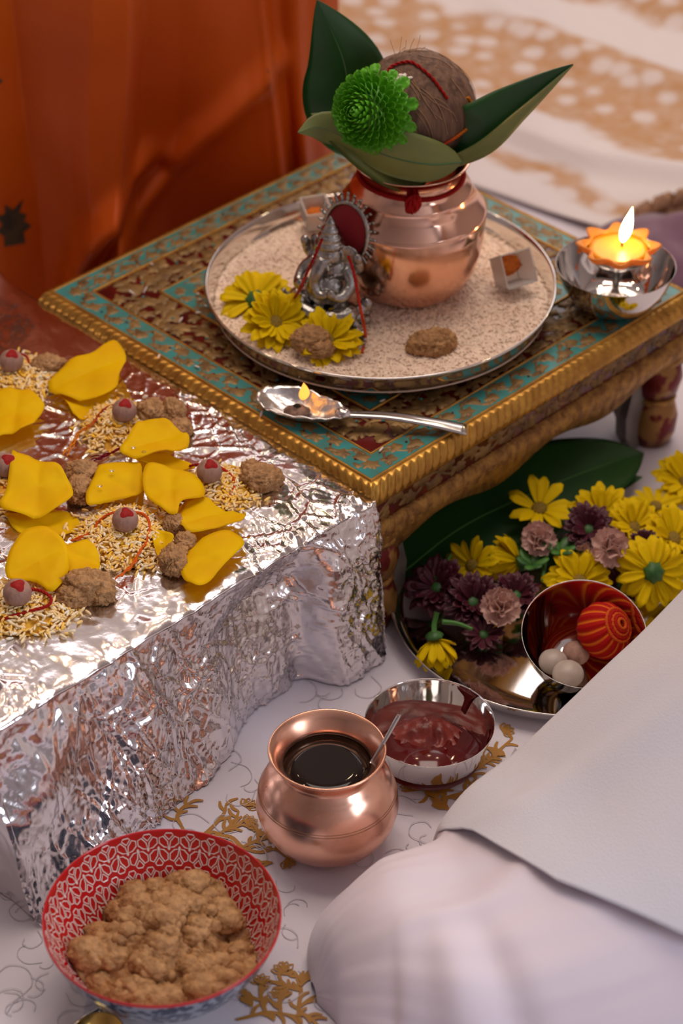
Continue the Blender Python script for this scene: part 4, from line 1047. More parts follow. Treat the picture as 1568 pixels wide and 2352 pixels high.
# ================================================================== foil lined spoon lamp
def build_spoon():
    a = P(592, 905, .168); b = P(800, 955, .168); c = (a + b) / 2; d = (b - a); L = d.length / 2; d.normalize(); s = Vector((-d.y, d.x, 0)); Wd = .0185
    o = thing('spoon_lamp', 'steel spoon lined with foil holding a small burning wick on the ornate stool', 'spoon', (c.x, c.y, HT + .0016))
    nr, na = 16, 64; v = []
    def pt(k, a, lift):
        t = k; px = L * t * math.cos(a); w = Wd * (1 - .22 * math.cos(a)) if True else Wd
        py = w * t * math.sin(a); z = HT + .0022 + .0125 * t ** 2.2 + lift
        rip = .0018 * t * mn.noise(Vector((px * 140, py * 140, 1))) + .0006 * (t > .9) * math.sin(a * 17)
        return c + d * px + s * py + Vector((0, 0, z + rip - c.z))
    for i in range(nr):
        for k in range(na): v.append(pt(i / (nr - 1), 2 * PI * k / na, 0))
    ob = mesh('foil_bowl', v, grid_faces(nr, na, cv=True), mat('spoon_foil', (.84, .81, .80), .28, 1.0, bump=.5, bscale=220), o); mod_solid(ob, .0012, -1)
    neck0 = c + d * (L * .88); end = P(1072, 978, HT + .008)
    e0 = Vector((end.x, end.y, 0)); b0 = Vector((b.x, b.y, 0)); ZV = lambda z: Vector((0, 0, z))
    sp = cr([Vector((neck0.x, neck0.y, HT + .013)), b0 + ZV(HT + .0150), b0.lerp(e0, .35) + ZV(HT + .0150), b0.lerp(e0, .7) + ZV(HT + .0105), e0 + ZV(HT + .0045)], 24); v = []
    for i, p in enumerate(sp):
        t = i / 23; hd = (sp[min(i + 1, 23)] - sp[max(i - 1, 0)]).normalized(); ss = Vector((-hd.y, hd.x, 0)).normalized(); w = lerp(.0034, .0072, t ** 1.1); th = .0011
        p = Vector(p); p.z = max(p.z, HT + .004)
        for e, zz in ((-1, -th), (-1, 0), (-.55, th), (.55, th), (1, 0), (1, -th)): v.append(p + ss * (e * w) + Vector((0, 0, zz)))
    f = grid_faces(24, 6, cv=True); f += [tuple(range(6)), tuple(range(23 * 6, 24 * 6))[::-1]]
    mesh('handle', v, f, M_steel_d, o)
    mb = MB(); 
    for k in range(7):
        p = sp[0].lerp(sp[4], k / 6); mb.add(lump_vf(p + Vector((0, 0, .0008)), (.0058, .0050, .0038), k + 1, 3, False))
    mb.build('foil_wrap', M_foil, o)
    wk = P(682, 945, HT + .006)
    mesh('cotton_wick', *lump_vf(wk, (.010, .008, .0045), 3, 3), mat('singed_cotton', (.30, .17, .12), .7, col2=(.10, .05, .035), nscale=150), o)
    mesh('burnt_tip', *lump_vf(wk + Vector((0, .001, .004)), (.0035, .003, .0025), 5, 2, False), M_wick, o)
    w0 = P(695, 912, HT + .016); fl = [(.0042 * math.sin(PI * t ** .7) + .0001, t * .017) for t in [k / 14 for k in range(15)]]
    v, f = lathe(fl, 16); v = [(x + w0.x + .0015 * math.sin(z * 150), y * .6 + w0.y, z + w0.z - .003) for x, y, z in v]; mesh('flame', v, f, M_flame2, o)
build_spoon()
# loose rice grains on the stool
for i, (x, y) in enumerate([(348, 606), (303, 672), (333, 666), (454, 675), (472, 702), (460, 688), (455, 718), (415, 735), (593, 821), (606, 812), (656, 841), (712, 861), (780, 886), (878, 920), (365, 818), (600, 950), (875, 1032), (452, 842)]):
    V, F, C = grains(100 + i, [tuple(P(x, y, HT + .0025))], .0068, .00095, [(.82, .72, .66)])
    c = P(x, y, HT + .0025); g = mesh('rice_grain', V, F, M_rice, cols=C, origin=(c.x, c.y, c.z)); tag(g, 'loose white rice grain dropped on the painted stool top', 'rice grain', 'rice grains on the stool')

# ================================================================== offerings on the foil
FZ = .1515
def C4(x, y, h=FZ): return P(x / 2.376, 700 + y / 2.376, h)
NUT = []
def heap(label, c, rx, ry, hgt, seed, n=620, yellow=.65):
    rg = random.Random(seed); pts = []; cols = []
    nr, na = 10, 36; v = []
    def hz(t): return FZ - .001 + hgt * max(0, 1 - t * t) ** 1.1
    for i in range(nr):
        t = i / (nr - 1)
        for k in range(na): a = 2 * PI * k / na; v.append((c.x + rx * .92 * t * math.cos(a), c.y + ry * .92 * t * math.sin(a), hz(t * .96) - .0008))
    o = thing('turmeric_rice', label, 'rice', (c.x, c.y, FZ), 'little heaps of turmeric rice on the foil'); o['kind'] = 'stuff'
    b = mesh('heap_core', v, grid_faces(nr, na, cv=True), MATS['turmeric_core'], o); b['kind'] = 'stuff'
    while len(pts) < n:
        a = rg.uniform(0, 2 * PI); t = math.sqrt(rg.random()) * (1.0 if rg.random() < .86 else 1.28)
        x, y = c.x + rx * t * math.cos(a), c.y + ry * t * math.sin(a); pts.append((x, y, hz(t) + rg.uniform(-.0004, .0016) + (.001 if t > 1 else 0)))
        q = min(1, max(0, rg.gauss(yellow, .28))); cols.append((lerp(.94, .95, q), lerp(.86, .54, q), lerp(.68, .02, q)))
    V, F, C = grains(seed, pts, .0076, .00112, cols); g = mesh('grains', V, F, M_rice, o, cols=C); g['kind'] = 'stuff'
mat('turmeric_core', (.85, .48, .03), .7, col2=(.6, .27, .01), nscale=300)
heap('turmeric rice heap beneath the areca nut at the far end of the foil', C4(110, 400), .036, .032, .009, 21)
heap('turmeric rice heap between the two large petals and the painted stool', C4(640, 660), .030, .036, .011, 22)
heap('turmeric rice heap by the foil corner next to the painted stool', C4(1210, 1000), .032, .030, .010, 23)
heap('turmeric rice heap with orange threads in the middle of the foil', C4(680, 1270), .039, .040, .012, 24, 900, .6)
heap('turmeric rice heap hidden behind the broad curled petal', C4(0, 1010), .034, .034, .010, 25, 420)
heap('turmeric rice heap on the foil edge above the hanging front', C4(130, 1650), .043, .034, .010, 26, 760, .55)
def nut(label, x, y, hz, r=.0100):
    c = C4(x, y, hz + r); o = thing('areca_nut', label, 'nut', (c.x, c.y, c.z - r * .9), 'areca nuts on the rice heaps')
    rd = random.Random(int(x + y)); vv = []
    for p in ICO[3][0]:
        k = 1 + .02 * mn.noise(p * 3 + Vector((x, 0, 0))); z = p.z * (1.0 if p.z > 0 else .9)
        vv.append(c + Vector((p.x * r * k, p.y * r * k, z * r * k)))
    mesh('nut_body', vv, ICO[3][1], M_nut, o)
    ax = Vector((.18, -.25, 1)).normalized(); u = ax.orthogonal().normalized(); w = ax.cross(u); cap = [c + ax * r * 1.03]; n = 18
    for k in (1, 2, 3):
        for i in range(n):
            a = 2 * PI * i / n; th = .50 * k / 3 * (1 + .22 * math.sin(3 * a + x)); cap.append(c + (ax * math.cos(th) + (u * math.cos(a) + w * math.sin(a)) * math.sin(th)) * r * (1.035 if k < 3 else 1.0))
    f = [(0, 1 + i, 1 + (i + 1) % n) for i in range(n)]
    for k in (0, 1):
        for i in range(n): f.append((1 + k * n + i, 1 + (k + 1) * n + i, 1 + (k + 1) * n + (i + 1) % n, 1 + k * n + (i + 1) % n))
    mesh('kumkum_mark', cap, f, M_kum, o)
nut('areca nut with red mark on the heap at the far foil end', 62, 308, .157)
nut('areca nut with a red mark beside two lumps of sweet near the stool edge', 678, 578, .159)
nut('areca nut with a red mark nearest the foil corner by the painted stool', 1142, 910, .158)
nut('areca nut with a red mark and orange threads in the middle of the foil', 683, 1175, .160)
nut('areca nut half hidden behind the broad curled petal', 40, 880, .158)
nut('areca nut with a red mark on the heap at the front foil edge', 95, 1572, .158, .0106)
RT, OT = (.36, .012, .008), (.66, .10, .008)
def th4(label, pts, c0=RT, c1=OT, h0=.162, h1=.153, r=.0010, strands=3, fray=.0):
    n = len(pts); q = [C4(x, y, lerp(h0, h1, i / (n - 1)) + .002 * math.sin(PI * i / (n - 1))) for i, (x, y) in enumerate(pts)]
    o = thread_obj('offering_thread', q, M_thread, None, r, c0, c1, strands, fray=fray); tag(o, label, 'thread', 'threads round the areca nuts')
th4('red thread curling from the nut at the far end of the foil', [(70, 258), (110, 265), (150, 290), (155, 350), (110, 400), (65, 480)], RT, (.5, .03, .008))
th4('long thread fading from red to orange left of the nut between sweet and petal', [(640, 545), (590, 558), (540, 600), (500, 655), (430, 700), (390, 770), (345, 822)], RT, (.72, .22, .01), strands=4, fray=.003)
th4('short red thread between the nut and the lumps of sweet', [(735, 560), (765, 580), (782, 610), (780, 645)], RT, RT)
th4('dark red frayed thread end sticking out under the petal with water drops', [(720, 735), (650, 785), (580, 825), (520, 855)], (.22, .005, .012), (.22, .005, .012), .158, .153, .0009, 4, .004)
th4('red thread end touching the nut by the foil corner', [(1035, 880), (1060, 874), (1090, 872)], RT, RT, .160, .164)
th4('orange thread looping round the rice at the foil corner', [(1195, 882), (1250, 920), (1280, 975), (1255, 1035), (1190, 1080)], (.5, .02, .006), OT)
th4('orange thread trailing from the middle nut towards the pale petals', [(640, 1130), (580, 1150), (530, 1195), (520, 1235), (460, 1270), (405, 1302)], OT, OT, strands=3, fray=.003)
th4('long orange thread hanging from the middle nut to the bare foil', [(725, 1130), (785, 1145), (815, 1195), (800, 1290), (760, 1350), (715, 1430), (640, 1498)], OT, (.72, .13, .01), strands=4, fray=.003)
th4('red thread looping round the nut at the front foil edge', [(150, 1552), (220, 1560), (278, 1600), (260, 1642), (180, 1668), (60, 1702), (-30, 1730)], RT, RT, .164, .156, .0012)
th4('short red thread by the half hidden nut', [(60, 900), (35, 960), (20, 1010), (30, 1030)], OT, OT)
PG = 'yellow rose petals on the foil'
def pet4(label, pts, h=.158, bulge=.006, seed=1, tilt=(0, 0), fold=0):
    cx = sum(p[0] for p in pts) / len(pts); cy = sum(p[1] for p in pts) / len(pts)
    q = [C4(x, y, h + tilt[0] * (x - cx) / 100 + tilt[1] * (y - cy) / 100) for x, y in pts]
    return blob_outline('rose_petal', label, 'petal', q, bulge, M_petal, PG, seed=seed, fold=fold)
pet4('yellow petal lying flat under the large folded petal by the stool edge', [(330, 500), (450, 515), (600, 490), (570, 560), (500, 605), (450, 645), (395, 590)], .153, .003, 2)
pet4('large yellow petal with its narrow end turned up beside the stool edge', [(262, 425), (310, 390), (380, 325), (470, 298), (540, 262), (590, 222), (630, 212), (672, 240), (688, 290), (668, 350), (650, 400), (635, 455), (560, 510), (450, 530), (330, 510), (270, 475)], .161, .006, 1, (.0014, -.0016))
pet4('broad yellow petal cut by the picture edge between two heaps', [(-60, 500), (0, 480), (80, 478), (160, 490), (215, 530), (245, 565), (205, 620), (175, 668), (110, 698), (40, 712), (-60, 720), (-95, 600)], .158, .006, 3)
pet4('thin yellow petal peeping out below the petal with water drops', [(690, 850), (780, 815), (900, 820), (1000, 860), (1065, 895), (1000, 905), (860, 892), (760, 885)], .157, .003, 5)
pet4('yellow petal carrying water drops below the lumps of sweet', [(750, 650), (850, 645), (920, 650), (980, 690), (1030, 730), (1025, 790), (960, 815), (850, 832), (740, 858), (665, 822), (658, 790), (700, 740)], .165, .005, 4, (0, -.001))
pet4('broad curled yellow petal covering a nut', [(70, 812), (150, 825), (240, 850), (310, 880), (350, 930), (385, 985), (400, 1045), (360, 1090), (280, 1138), (180, 1162), (60, 1150), (0, 1110), (30, 1030), (55, 920)], .166, .007, 6, (0, -.0030))
pet4('pale flat yellow petal lying below the broad curled petal', [(20, 1140), (200, 1165), (380, 1140), (442, 1200), (400, 1240), (300, 1255), (150, 1245), (80, 1230)], .152, .002, 7)
pet4('yellow petal folded over itself beside the brown sweet in the middle', [(540, 885), (620, 858), (700, 865), (768, 882), (775, 940), (780, 1010), (720, 1045), (600, 1080), (525, 1108), (478, 1118), (472, 1060), (500, 990), (520, 930)], .160, .008, 8, (0, -.001), .05)
pet4('yellow petal overlapping the folded petal in the middle', [(778, 950), (800, 892), (860, 872), (950, 900), (1040, 930), (1108, 990), (1110, 1040), (1040, 1062), (985, 1085), (965, 1148), (900, 1138), (830, 1090), (785, 1020)], .165, .006, 9)
pet4('pale yellow petal with a narrow end above the curled boat shaped petal', [(970, 1160), (1000, 1085), (1060, 1056), (1140, 1070), (1205, 1110), (1328, 1150), (1322, 1195), (1230, 1215), (1130, 1240), (1035, 1258), (985, 1215)], .158, .006, 10)
pet4('small yellow petal partly under the crumbs of sweet', [(820, 1240), (900, 1260), (950, 1290), (905, 1340), (885, 1392), (850, 1350)], .156, .002, 12)
pet4('curled boat shaped yellow petal at the front foil edge', [(1000, 1380), (1060, 1310), (1150, 1280), (1250, 1256), (1333, 1310), (1290, 1372), (1220, 1440), (1150, 1510), (1090, 1555), (1030, 1530), (992, 1480), (985, 1430)], .156, .009, 11, (0, 0), .06)
pet4('yellow petal lobe beside the big rounded petal behind a lump of sweet', [(340, 1330), (420, 1310), (480, 1300), (530, 1350), (545, 1420), (530, 1470), (440, 1470), (360, 1470)], .160, .006, 14)
pet4('big rounded yellow petal standing behind the front nut', [(30, 1420), (60, 1330), (120, 1250), (200, 1217), (270, 1232), (322, 1280), (365, 1330), (378, 1420), (370, 1480), (315, 1560), (270, 1578), (180, 1520), (60, 1505), (30, 1460)], .167, .006, 13, (0, -.0034))
for i, (x, y) in enumerate(((728, 778), (785, 803), (545, 988), (610, 905))):
    c = C4(x, y, .169); d = mesh('water_drop', *ell(c, (.0019, .0015, .0009), 2), M_drop, origin=c); tag(d, 'clear water drop on a yellow petal', 'water drop', 'water drops on petals')
SG = 'semolina sweets on the foil'
def sw(label, specs):
    lump(label, [(C4(x, y, FZ + r[2] * .5), r, s) for x, y, r, s in specs], group=SG)
sw('crumbly semolina sweet behind the far nut', [(255, 335, (.013, .010, .009), 11), (330, 320, (.006, .005, .004), 12)])
sw('semolina sweet broken in two beside the stool edge', [(830, 600, (.012, .012, .012), 13), (945, 590, (.010, .011, .012), 14), (980, 680, (.010, .010, .008), 15), (890, 625, (.012, .010, .008), 16)])
sw('semolina sweet at the foil corner next to the painted stool', [(1420, 950, (.0155, .0125, .011), 17), (1365, 905, (.008, .008, .008), 18), (1480, 945, (.009, .009, .007), 37)])
sw('dark brown semolina sweet between the broad petal and the folded petal', [(450, 920, (.014, .011, .010), 19), (435, 1010, (.010, .014, .010), 20)])
sw('small crumb of sweet resting between the middle petals', [(945, 1205, (.0075, .009, .009), 31)])
sw('two joined crumbs of sweet beside the boat shaped petal', [(945, 1400, (.0095, .0125, .011), 33), (1010, 1300, (.0080, .0085, .008), 32), (985, 1345, (.006, .007, .006), 38)])
sw('largest semolina sweet beside the front nut', [(470, 1540, (.0175, .0135, .013), 34), (400, 1590, (.012, .011, .009), 35), (550, 1570, (.010, .011, .009), 36)])
for i, (x, y, r) in enumerate(((998, 540, 1.3), (1022, 556, .9), (1020, 520, .8), (1040, 595, .8), (1026, 650, .9), (1163, 545, .7), (300, 1135, .9), (1470, 1088, .8), (1500, 1058, .5), (690, 1540, .8))):
    c = C4(x, y, FZ + .0018); d = mesh('kumkum_drop', *ell(c, (.0010 * r, .0012 * r, .0008), 2), M_kum, origin=c); tag(d, 'tiny red kumkum drop on the foil', 'drop', 'kumkum drops on the foil')

# ================================================================== copper lota, kumkum bowl, red bowl
LO = P(752, 1928, 0)
def build_lota():
    o = thing('copper_lota', 'round bellied copper pot with flared rim filled with dark liquid on the floor cloth', 'pot', (LO.x, LO.y, .001))
    pr = [(0, .001), (.026, .001), (.0285, .0025), (.034, .0055), (.043, .0145), (.0495, .026), (.0520, .0375), (.0512, .0460), (.0500, .0515), (.0491, .0545), (.0455, .0630), (.0395, .0700), (.0350, .0735), (.0338, .0765), (.0350, .0800), (.0388, .0855), (.0420, .0893), (.0426, .0905), (.0422, .0915), (.0412, .0915),
          (.0365, .0850), (.0325, .0795), (.0315, .0765), (.0325, .0725), (.040, .065), (.048, .052), (.049, .037), (.04, .016), (.0, .006)]
    mesh('pot_body', *lathe(pr, 128, None, (LO.x, LO.y, 0)), M_copper, o)
    for z, r in ((.0512, .0502), (.0532, .0496)):
        mesh('engraved_line', *tube([(LO.x + r * math.cos(a), LO.y + r * math.sin(a), z) for a in [2 * PI * k / 96 for k in range(96)]], .00022, 5, True), MATS['wicker'], o)
    w = mesh('dark_liquid', *lathe([(0, .0755), (.020, .0755), (.0316, .0755), (.0325, .0725), (.0390, .0655), (0, .0655)], 64, None, (LO.x, LO.y, 0)), M_water, origin=(LO.x, LO.y, .066)); tag(w, 'dark still liquid inside the flared copper pot', 'liquid')
    pts = [P(852, 1752, .078), P(885, 1698, .094), P(918, 1640, .108)]
    s = MB().add(tube(cr(pts, 14), lambda t: .0013 + .0004 * t, 8)); so = s.build('thin_spoon', M_steel_d, origin=tuple(pts[0])); tag(so, 'thin metal spoon handle leaning out of the dark liquid in the copper pot', 'spoon')
build_lota()
KB = P(986, 1662, .040); KR = 150 * mpp(986, 1662, .040)
def build_kumkum():
    steel_bowl('kumkum_bowl', 'steel bowl with red kumkum paste standing behind the round bellied copper pot', (KB.x, KB.y, .001), KR, .041, foot=.62)
    na, nr = 64, 22; v = []
    for i in range(nr):
        t = i / (nr - 1)
        for k in range(na):
            a = 2 * PI * k / na; x, y = math.cos(a) * t, math.sin(a) * t
            z = .0095 + .0015 * mn.noise(Vector((x * 5, y * 5, 2))) + .014 * math.exp(-((x + .05) ** 2 / .25 + (y - .55) ** 2 / .10)) + .005 * math.exp(-((x) ** 2 / .12 + (y + .85) ** 2 / .06)) + .003 * mn.noise(Vector((x * 9, y * 9, 5)))
            if t > .9: z = min(z, .014)
            v.append((KB.x + KR * .80 * x, KB.y + KR * .80 * y, z))
    o = thing('kumkum_paste', 'wet dark red kumkum paste in the steel bowl behind the copper pot', 'paste', (KB.x, KB.y, .006))
    mesh('paste_mound', v, grid_faces(nr, na, cv=True), M_kumpaste, o)
    mesh('wet_pool', *lathe([(0, .0118), (KR * .80, .0118), (KR * .79, .0105), (0, .0105)], 48, None, (KB.x, KB.y - .003, 0)), M_kumwet, o)
    # red smear running down the inside of the bowl
    sm = [(-.28, .99), (-.1, .99), (.12, .985), (.10, .93), (-.02, .86), (-.05, .75), (-.03, .55), (-.13, .50), (-.16, .72), (-.20, .86)]
    def onb(a, k):
        ang = PI / 2 - .62 + a * 1.0; zz = .041 * k; pr = [(0.62, .0), (.76, .10), (.865, .45), (.955, .80), (.985, 1.0)]
        rr = np.interp(k, [p[1] for p in pr], [p[0] for p in pr]) * KR - .0016; return Vector((KB.x + rr * math.cos(ang), KB.y + rr * math.sin(ang), .001 + zz))
    c = (-.06, .80); n = len(sm); vv = [onb(*c)]
    for q in (1, 2, 3): vv += [onb(lerp(c[0], a, q / 3), lerp(c[1], k, q / 3)) for a, k in sm]
    f = [(0, 1 + i, 1 + (i + 1) % n) for i in range(n)]
    for k in (0, 1):
        for i in range(n): f.append((1 + k * n + i, 1 + (k + 1) * n + i, 1 + (k + 1) * n + (i + 1) % n, 1 + k * n + (i + 1) % n))
    so = mesh('dried_smear', vv, f, M_kumwet, o); mod_solid(so, .0006, 0)
build_kumkum()
RB = P(372, 2101, .072); RR = 275 * mpp(372, 2101, .072); RH = .072
def rb_in(k): return RR * np.interp(k, [0, .06, .15, .3, .5, .7, .85, 1.0], [.30, .42, .53, .66, .79, .885, .945, .985])
def build_redbowl():
    c = (RB.x, RB.y, 0); o = thing('red_bowl', 'red bowl with white geometric pattern inside and blue outside holding brown semolina', 'bowl', (RB.x, RB.y, .001))
    ks = [0, .03, .06, .1, .15, .22, .3, .4, .5, .6, .7, .8, .9, .97, 1.0]
    inn = [(float(rb_in(k)), .009 + (RH - .009) * k) for k in ks]
    mesh('inner_glaze', *lathe([(RR * 1.0, RH - .0015), (RR * .9985, RH + .0008), (RR * .992, RH + .001)] + inn[::-1] + [(0, .009)], 96, None, c), M_glaze, o)
    out = [(0, .004), (RR * .34, .004), (RR * .345, .001), (RR * .40, .001), (RR * .41, .008)] + [(float(rb_in(k)) + .0040 * (1 - k) + .0006, .009 + (RH - .0105) * k) for k in ks if k >= .1] + [(RR * .994, RH - .0014)]
    mesh('outer_glaze', *lathe(out, 96, None, c), M_blueglaze, o)
    # printed motif lines on the inside
    mb = MB(); rows = 5; NA = 32
    def on(u, v): # u turns, v 0 rim..1 bottom
        k = 1 - v; a = 2 * PI * u; r = float(rb_in(k)) - .0004; return Vector((c[0] + r * math.cos(a), c[1] + r * math.sin(a), .009 + (RH - .009) * k + .0002))
    def line(pts, closed, w):
        q = [on(*p) for p in pts]; n = len(q); v = []
        for i in range(n):
            t = ((q[(i + 1) % n] if closed or i < n - 1 else q[i]) - (q[i - 1] if closed or i > 0 else q[i])).normalized(); rad = Vector((c[0] - q[i].x, c[1] - q[i].y, .05)).normalized(); s = t.cross(rad).normalized()
            v += [q[i] + s * w / 2, q[i] - s * w / 2]
        m = n if closed else n - 1; mb.add((v, [(2 * i, 2 * i + 1, 2 * ((i + 1) % n) + 1, 2 * ((i + 1) % n)) for i in range(m)]))
    for rI in range(rows):
        v0 = .02 + rI * .175; dv = .175; 
        for k in range(NA):
            u0 = (k + .5 * (rI % 2)) / NA; du = 1.0 / NA
            def g(x, y): return (u0 + x * du, v0 + y * dv)
            fl = 1 if rI % 2 == 0 else -1
            def G(x, y): return g(x, .5 + fl * (y - .5))
            for sg in (-1, 1): line([G(sg * .02, .96), G(sg * .07, .58), G(sg * .27, .24), G(sg * .45, .34), G(sg * .45, .68), G(sg * .24, .92)], True, .00078)
            line([G(0, .46), G(-.20, .16), G(-.12, .03), G(.12, .03), G(.20, .16)], True, .00078)
            d = [G(.5, .86), G(.57, .97), G(.5, 1.08), G(.43, .97)]; q = [on(*p) for p in d]; mb.add((q, [(0, 1, 2, 3)]))
    mb.build('white_motif', M_whiteline, o, smooth=False)
    # semolina
    nr, na = 110, 300; v = []
    sx, sy = .012, -.018
    for i in range(nr):
        t = i / (nr - 1)
        for k in range(na):
            a = 2 * PI * k / na; x = math.cos(a) * t; y = math.sin(a) * t
            R0 = RR * .86; px, py = x * R0, y * R0
            h = .042 + .018 * math.exp(-((px - .006) ** 2 + (py - .020) ** 2) / .0009) + .010 * math.exp(-((px - .0) ** 2 + (py + .02) ** 2) / .0015) - .010 * sstep(.2, .9, (py / R0) * .5 - (px / R0) * .6)
            p = Vector((px * 30, py * 30, 1.3)); p = p + Vector((mn.noise(p * .8), mn.noise(p * .8 + Vector((5, 2, 1))), 0)) * .5
            d1 = mn.voronoi(p)[0][0]; d2 = mn.voronoi(p * 2.3)[0][0]; d3 = mn.voronoi(p * 5.5)[0][0]
            d4 = mn.voronoi(p * 12)[0][0]; h += .018 * (.45 - d1) + .010 * (.45 - d2) + .0050 * (.45 - d3) + .0020 * (.45 - d4)
            lim = RR * .97
            kk = (h - .009) / (RH - .009); rmax = float(rb_in(min(1, max(0, kk)))) - .001; rad = math.hypot(px, py)
            if rad > rmax: s = rmax / rad; px *= s; py *= s
            v.append((RB.x + px, RB.y + py, h))
    s = thing('semolina_pudding', 'crumbly brown semolina sweet heaped in the red bowl', 'sweet', (RB.x, RB.y, .012))
    mesh('semolina_mass', v, grid_faces(nr, na, cv=True), M_semd, s)
    mb = MB(); rd = random.Random(8); spots = []
    while len(spots) < 150:
        i = rd.randrange(2, nr - 8); j = rd.randrange(na)
        if rd.random() > i / nr: continue
        spots.append(i * na + j)
    for k, q in enumerate(spots):
        p = Vector(v[q]); r = rd.choice((.0035, .005, .007, .0095)) * rd.uniform(.85, 1.15)
        dd = math.hypot(p.x - RB.x, p.y - RB.y); lim = float(rb_in(min(1, max(0, (p.z - .009) / (RH - .009))))) - r * 1.25 - .001
        if dd > lim: p.x = RB.x + (p.x - RB.x) * lim / dd; p.y = RB.y + (p.y - RB.y) * lim / dd
        mb.add(lump_vf(p + Vector((0, 0, rd.uniform(-.3, .25) * r)), (r * 1.25, r * 1.05, r * .9), k + 40, 4 if r > .006 else 3, False))
    cb = mb.build('semolina_clumps', M_semd, s); cb['kind'] = 'stuff'
build_redbowl()
def build_corner_bits():
    c = P(232, 2352, .012); o = thing('brass_cup', 'small brass cup standing in front of the red bowl', 'cup', (c.x, c.y - .012, .001))
    mesh('cup', *lathe([(0, 0), (.010, 0), (.0145, .006), (.0165, .016), (.0168, .018), (.0160, .018), (.0135, .007), (0, .003)], 40, None, (c.x, c.y - .012, .001)), M_brass, o)
    a = P(232, 2318, .010); b = P(150, 2375, .006)
    s = mesh('small_spoon', *tube(cr([a, a.lerp(b, .5) + Vector((0, 0, .002)), b], 12), .0022, 8), M_steel_d, origin=tuple(a)); tag(s, 'steel spoon handle lying beside the brass cup', 'spoon')
build_corner_bits()

# ================================================================== steel tray of flowers under the stool
TRC = P(1290, 1378, .018); TRR = 397 * mpp(1290, 1378, .018)
def build_tray():
    r = TRR; o = mesh('steel_tray', *lathe([(0, .0012), (r * .90, .0012), (r * .965, .006), (r * .995, .0175), (r, .0185), (r * .998, .0195), (r * .988, .0190), (r * .955, .008), (r * .89, .0030), (0, .0030)], 128, None, (TRC.x, TRC.y, 0)), M_steel, origin=(TRC.x, TRC.y, .001))
    mod_sub(o, 1); tag(o, 'large round steel tray full of flowers on the floor beside the stool', 'tray')
build_tray()
bb = P(1340, 1467, .052)
tb = steel_bowl('thread_bowl', 'steel bowl with thread ball and nuts tilted in the flower tray', (bb.x, bb.y + .0165, .0125), 143 * mpp(1340, 1467, .052), .048, foot=.5); tb.rotation_euler = (math.radians(20), 0, 0)
def build_ball():
    c = P(1386, 1448, .044); r = .0225; o = thing('thread_ball', 'red and orange striped ball of thread in the steel bowl in the tray', 'thread ball', (c.x, c.y, c.z - r))
    ax = Vector((.55, -.30, .55)).normalized(); u = ax.orthogonal().normalized(); w = ax.cross(u); na, nr = 160, 26; v = []; cc = []
    for i in range(nr):
        th = .12 + (PI - .24) * i / (nr - 1)
        for k in range(na):
            a = 2 * PI * k / na + .35 * math.sin(th * 1.2); st = (k * 15 / na) % 1.0
            rr = r * (1 + .022 * math.cos(2 * PI * k * 15 / na) + .008 * math.cos(2 * PI * k * 45 / na)) * (1 - .10 * abs(math.cos(th)) ** 3)
            v.append(c + ax * math.cos(th) * rr * .96 + (u * math.cos(a) + w * math.sin(a)) * math.sin(th) * rr)
            y = math.exp(-((st - .5) / .10) ** 2); cc.append((lerp(.42, .85, y), lerp(.004, .20, y), lerp(.003, .01, y)))
    f = grid_faces(nr, na, cv=True); f += [list(range(na))[::-1], [(nr - 1) * na + k for k in range(na)]]
    mesh('wound_thread', v, f, M_thread, o, cols=np.array(cc))
    g = c + ax * r * .75; mb = MB()
    for k in range(5): mb.add(tube([g + (u * math.cos(a) + w * math.sin(a)) * (.004 + .0024 * k) + ax * (.0025 - .0010 * k) for a in [2 * PI * q / 24 for q in range(24)]], .0014, 6, True), (.42, .010, .006) if k % 2 else (.6, .09, .01))
    mb.build('thread_end_coil', M_thread, o)
build_ball()
for lab, x, y, r, m in (('pale round nut against the wall of the bowl with the thread ball', 1270, 1520, .0115, M_nutgrey), ('grey disc shaped nut at the front of the bowl with the thread ball', 1304, 1548, .0125, M_nutgrey), ('brown nut beside the thread ball in the steel bowl', 1322, 1500, .0110, M_nut)):
    c = P(x, y, .030); vv = [c + Vector((p.x * r, p.y * r, p.z * r * .82 * (1 + .05 * mn.noise(p * 3)))) for p in ICO[3][0]]
    o = mesh('nut', vv, ICO[3][1], m, origin=tuple(c)); tag(o, lab, 'nut')
FG = 'yellow daisies in the flower tray'
TD = [('yellow daisy with sparse spread petals by the dark leaf in the tray', 1238, 1172, .045, (-.1, -.2, 1), .0300, 11, 1, 'disc', 41, .35),
      ('yellow daisy standing behind the maroon flower in the tray', 1380, 1185, .040, (.1, -.4, .9), .0285, 18, 2, 'disc', 42, .30),
      ('yellow daisy lying on its side left of a green calyx in the tray', 1195, 1290, .030, (.85, -.35, .25), .0300, 15, 2, 'calyx', 43, -.75),
      ('half shaded yellow daisy beside the purple flowers in the tray', 1085, 1300, .026, (-.5, -.5, .7), .0250, 14, 1, 'disc', 44, .3),
      ('yellow daisy directly behind the steel bowl rim in the tray', 1330, 1338, .030, (0, -.55, .85), .0290, 18, 2, 'disc', 45, .25),
      ('large yellow daisy turned over showing its green calyx in the tray', 1500, 1315, .040, (.25, -.75, .6), .0330, 17, 2, 'calyx', 46, -.25),
      ('yellow daisy near the small maroon flower in the tray', 1455, 1215, .038, (.2, -.3, .9), .0270, 17, 2, 'disc', 47, .35),
      ('yellow daisy at the far edge of the tray by the leg', 1545, 1240, .036, (.3, -.4, .9), .0300, 17, 2, 'disc', 48, .30),
      ('yellow petals of a worn daisy on the tray wall near the bracket', 1505, 1165, .018, (.1, -.2, 1), .0240, 12, 1, 'disc', 49, .15)]
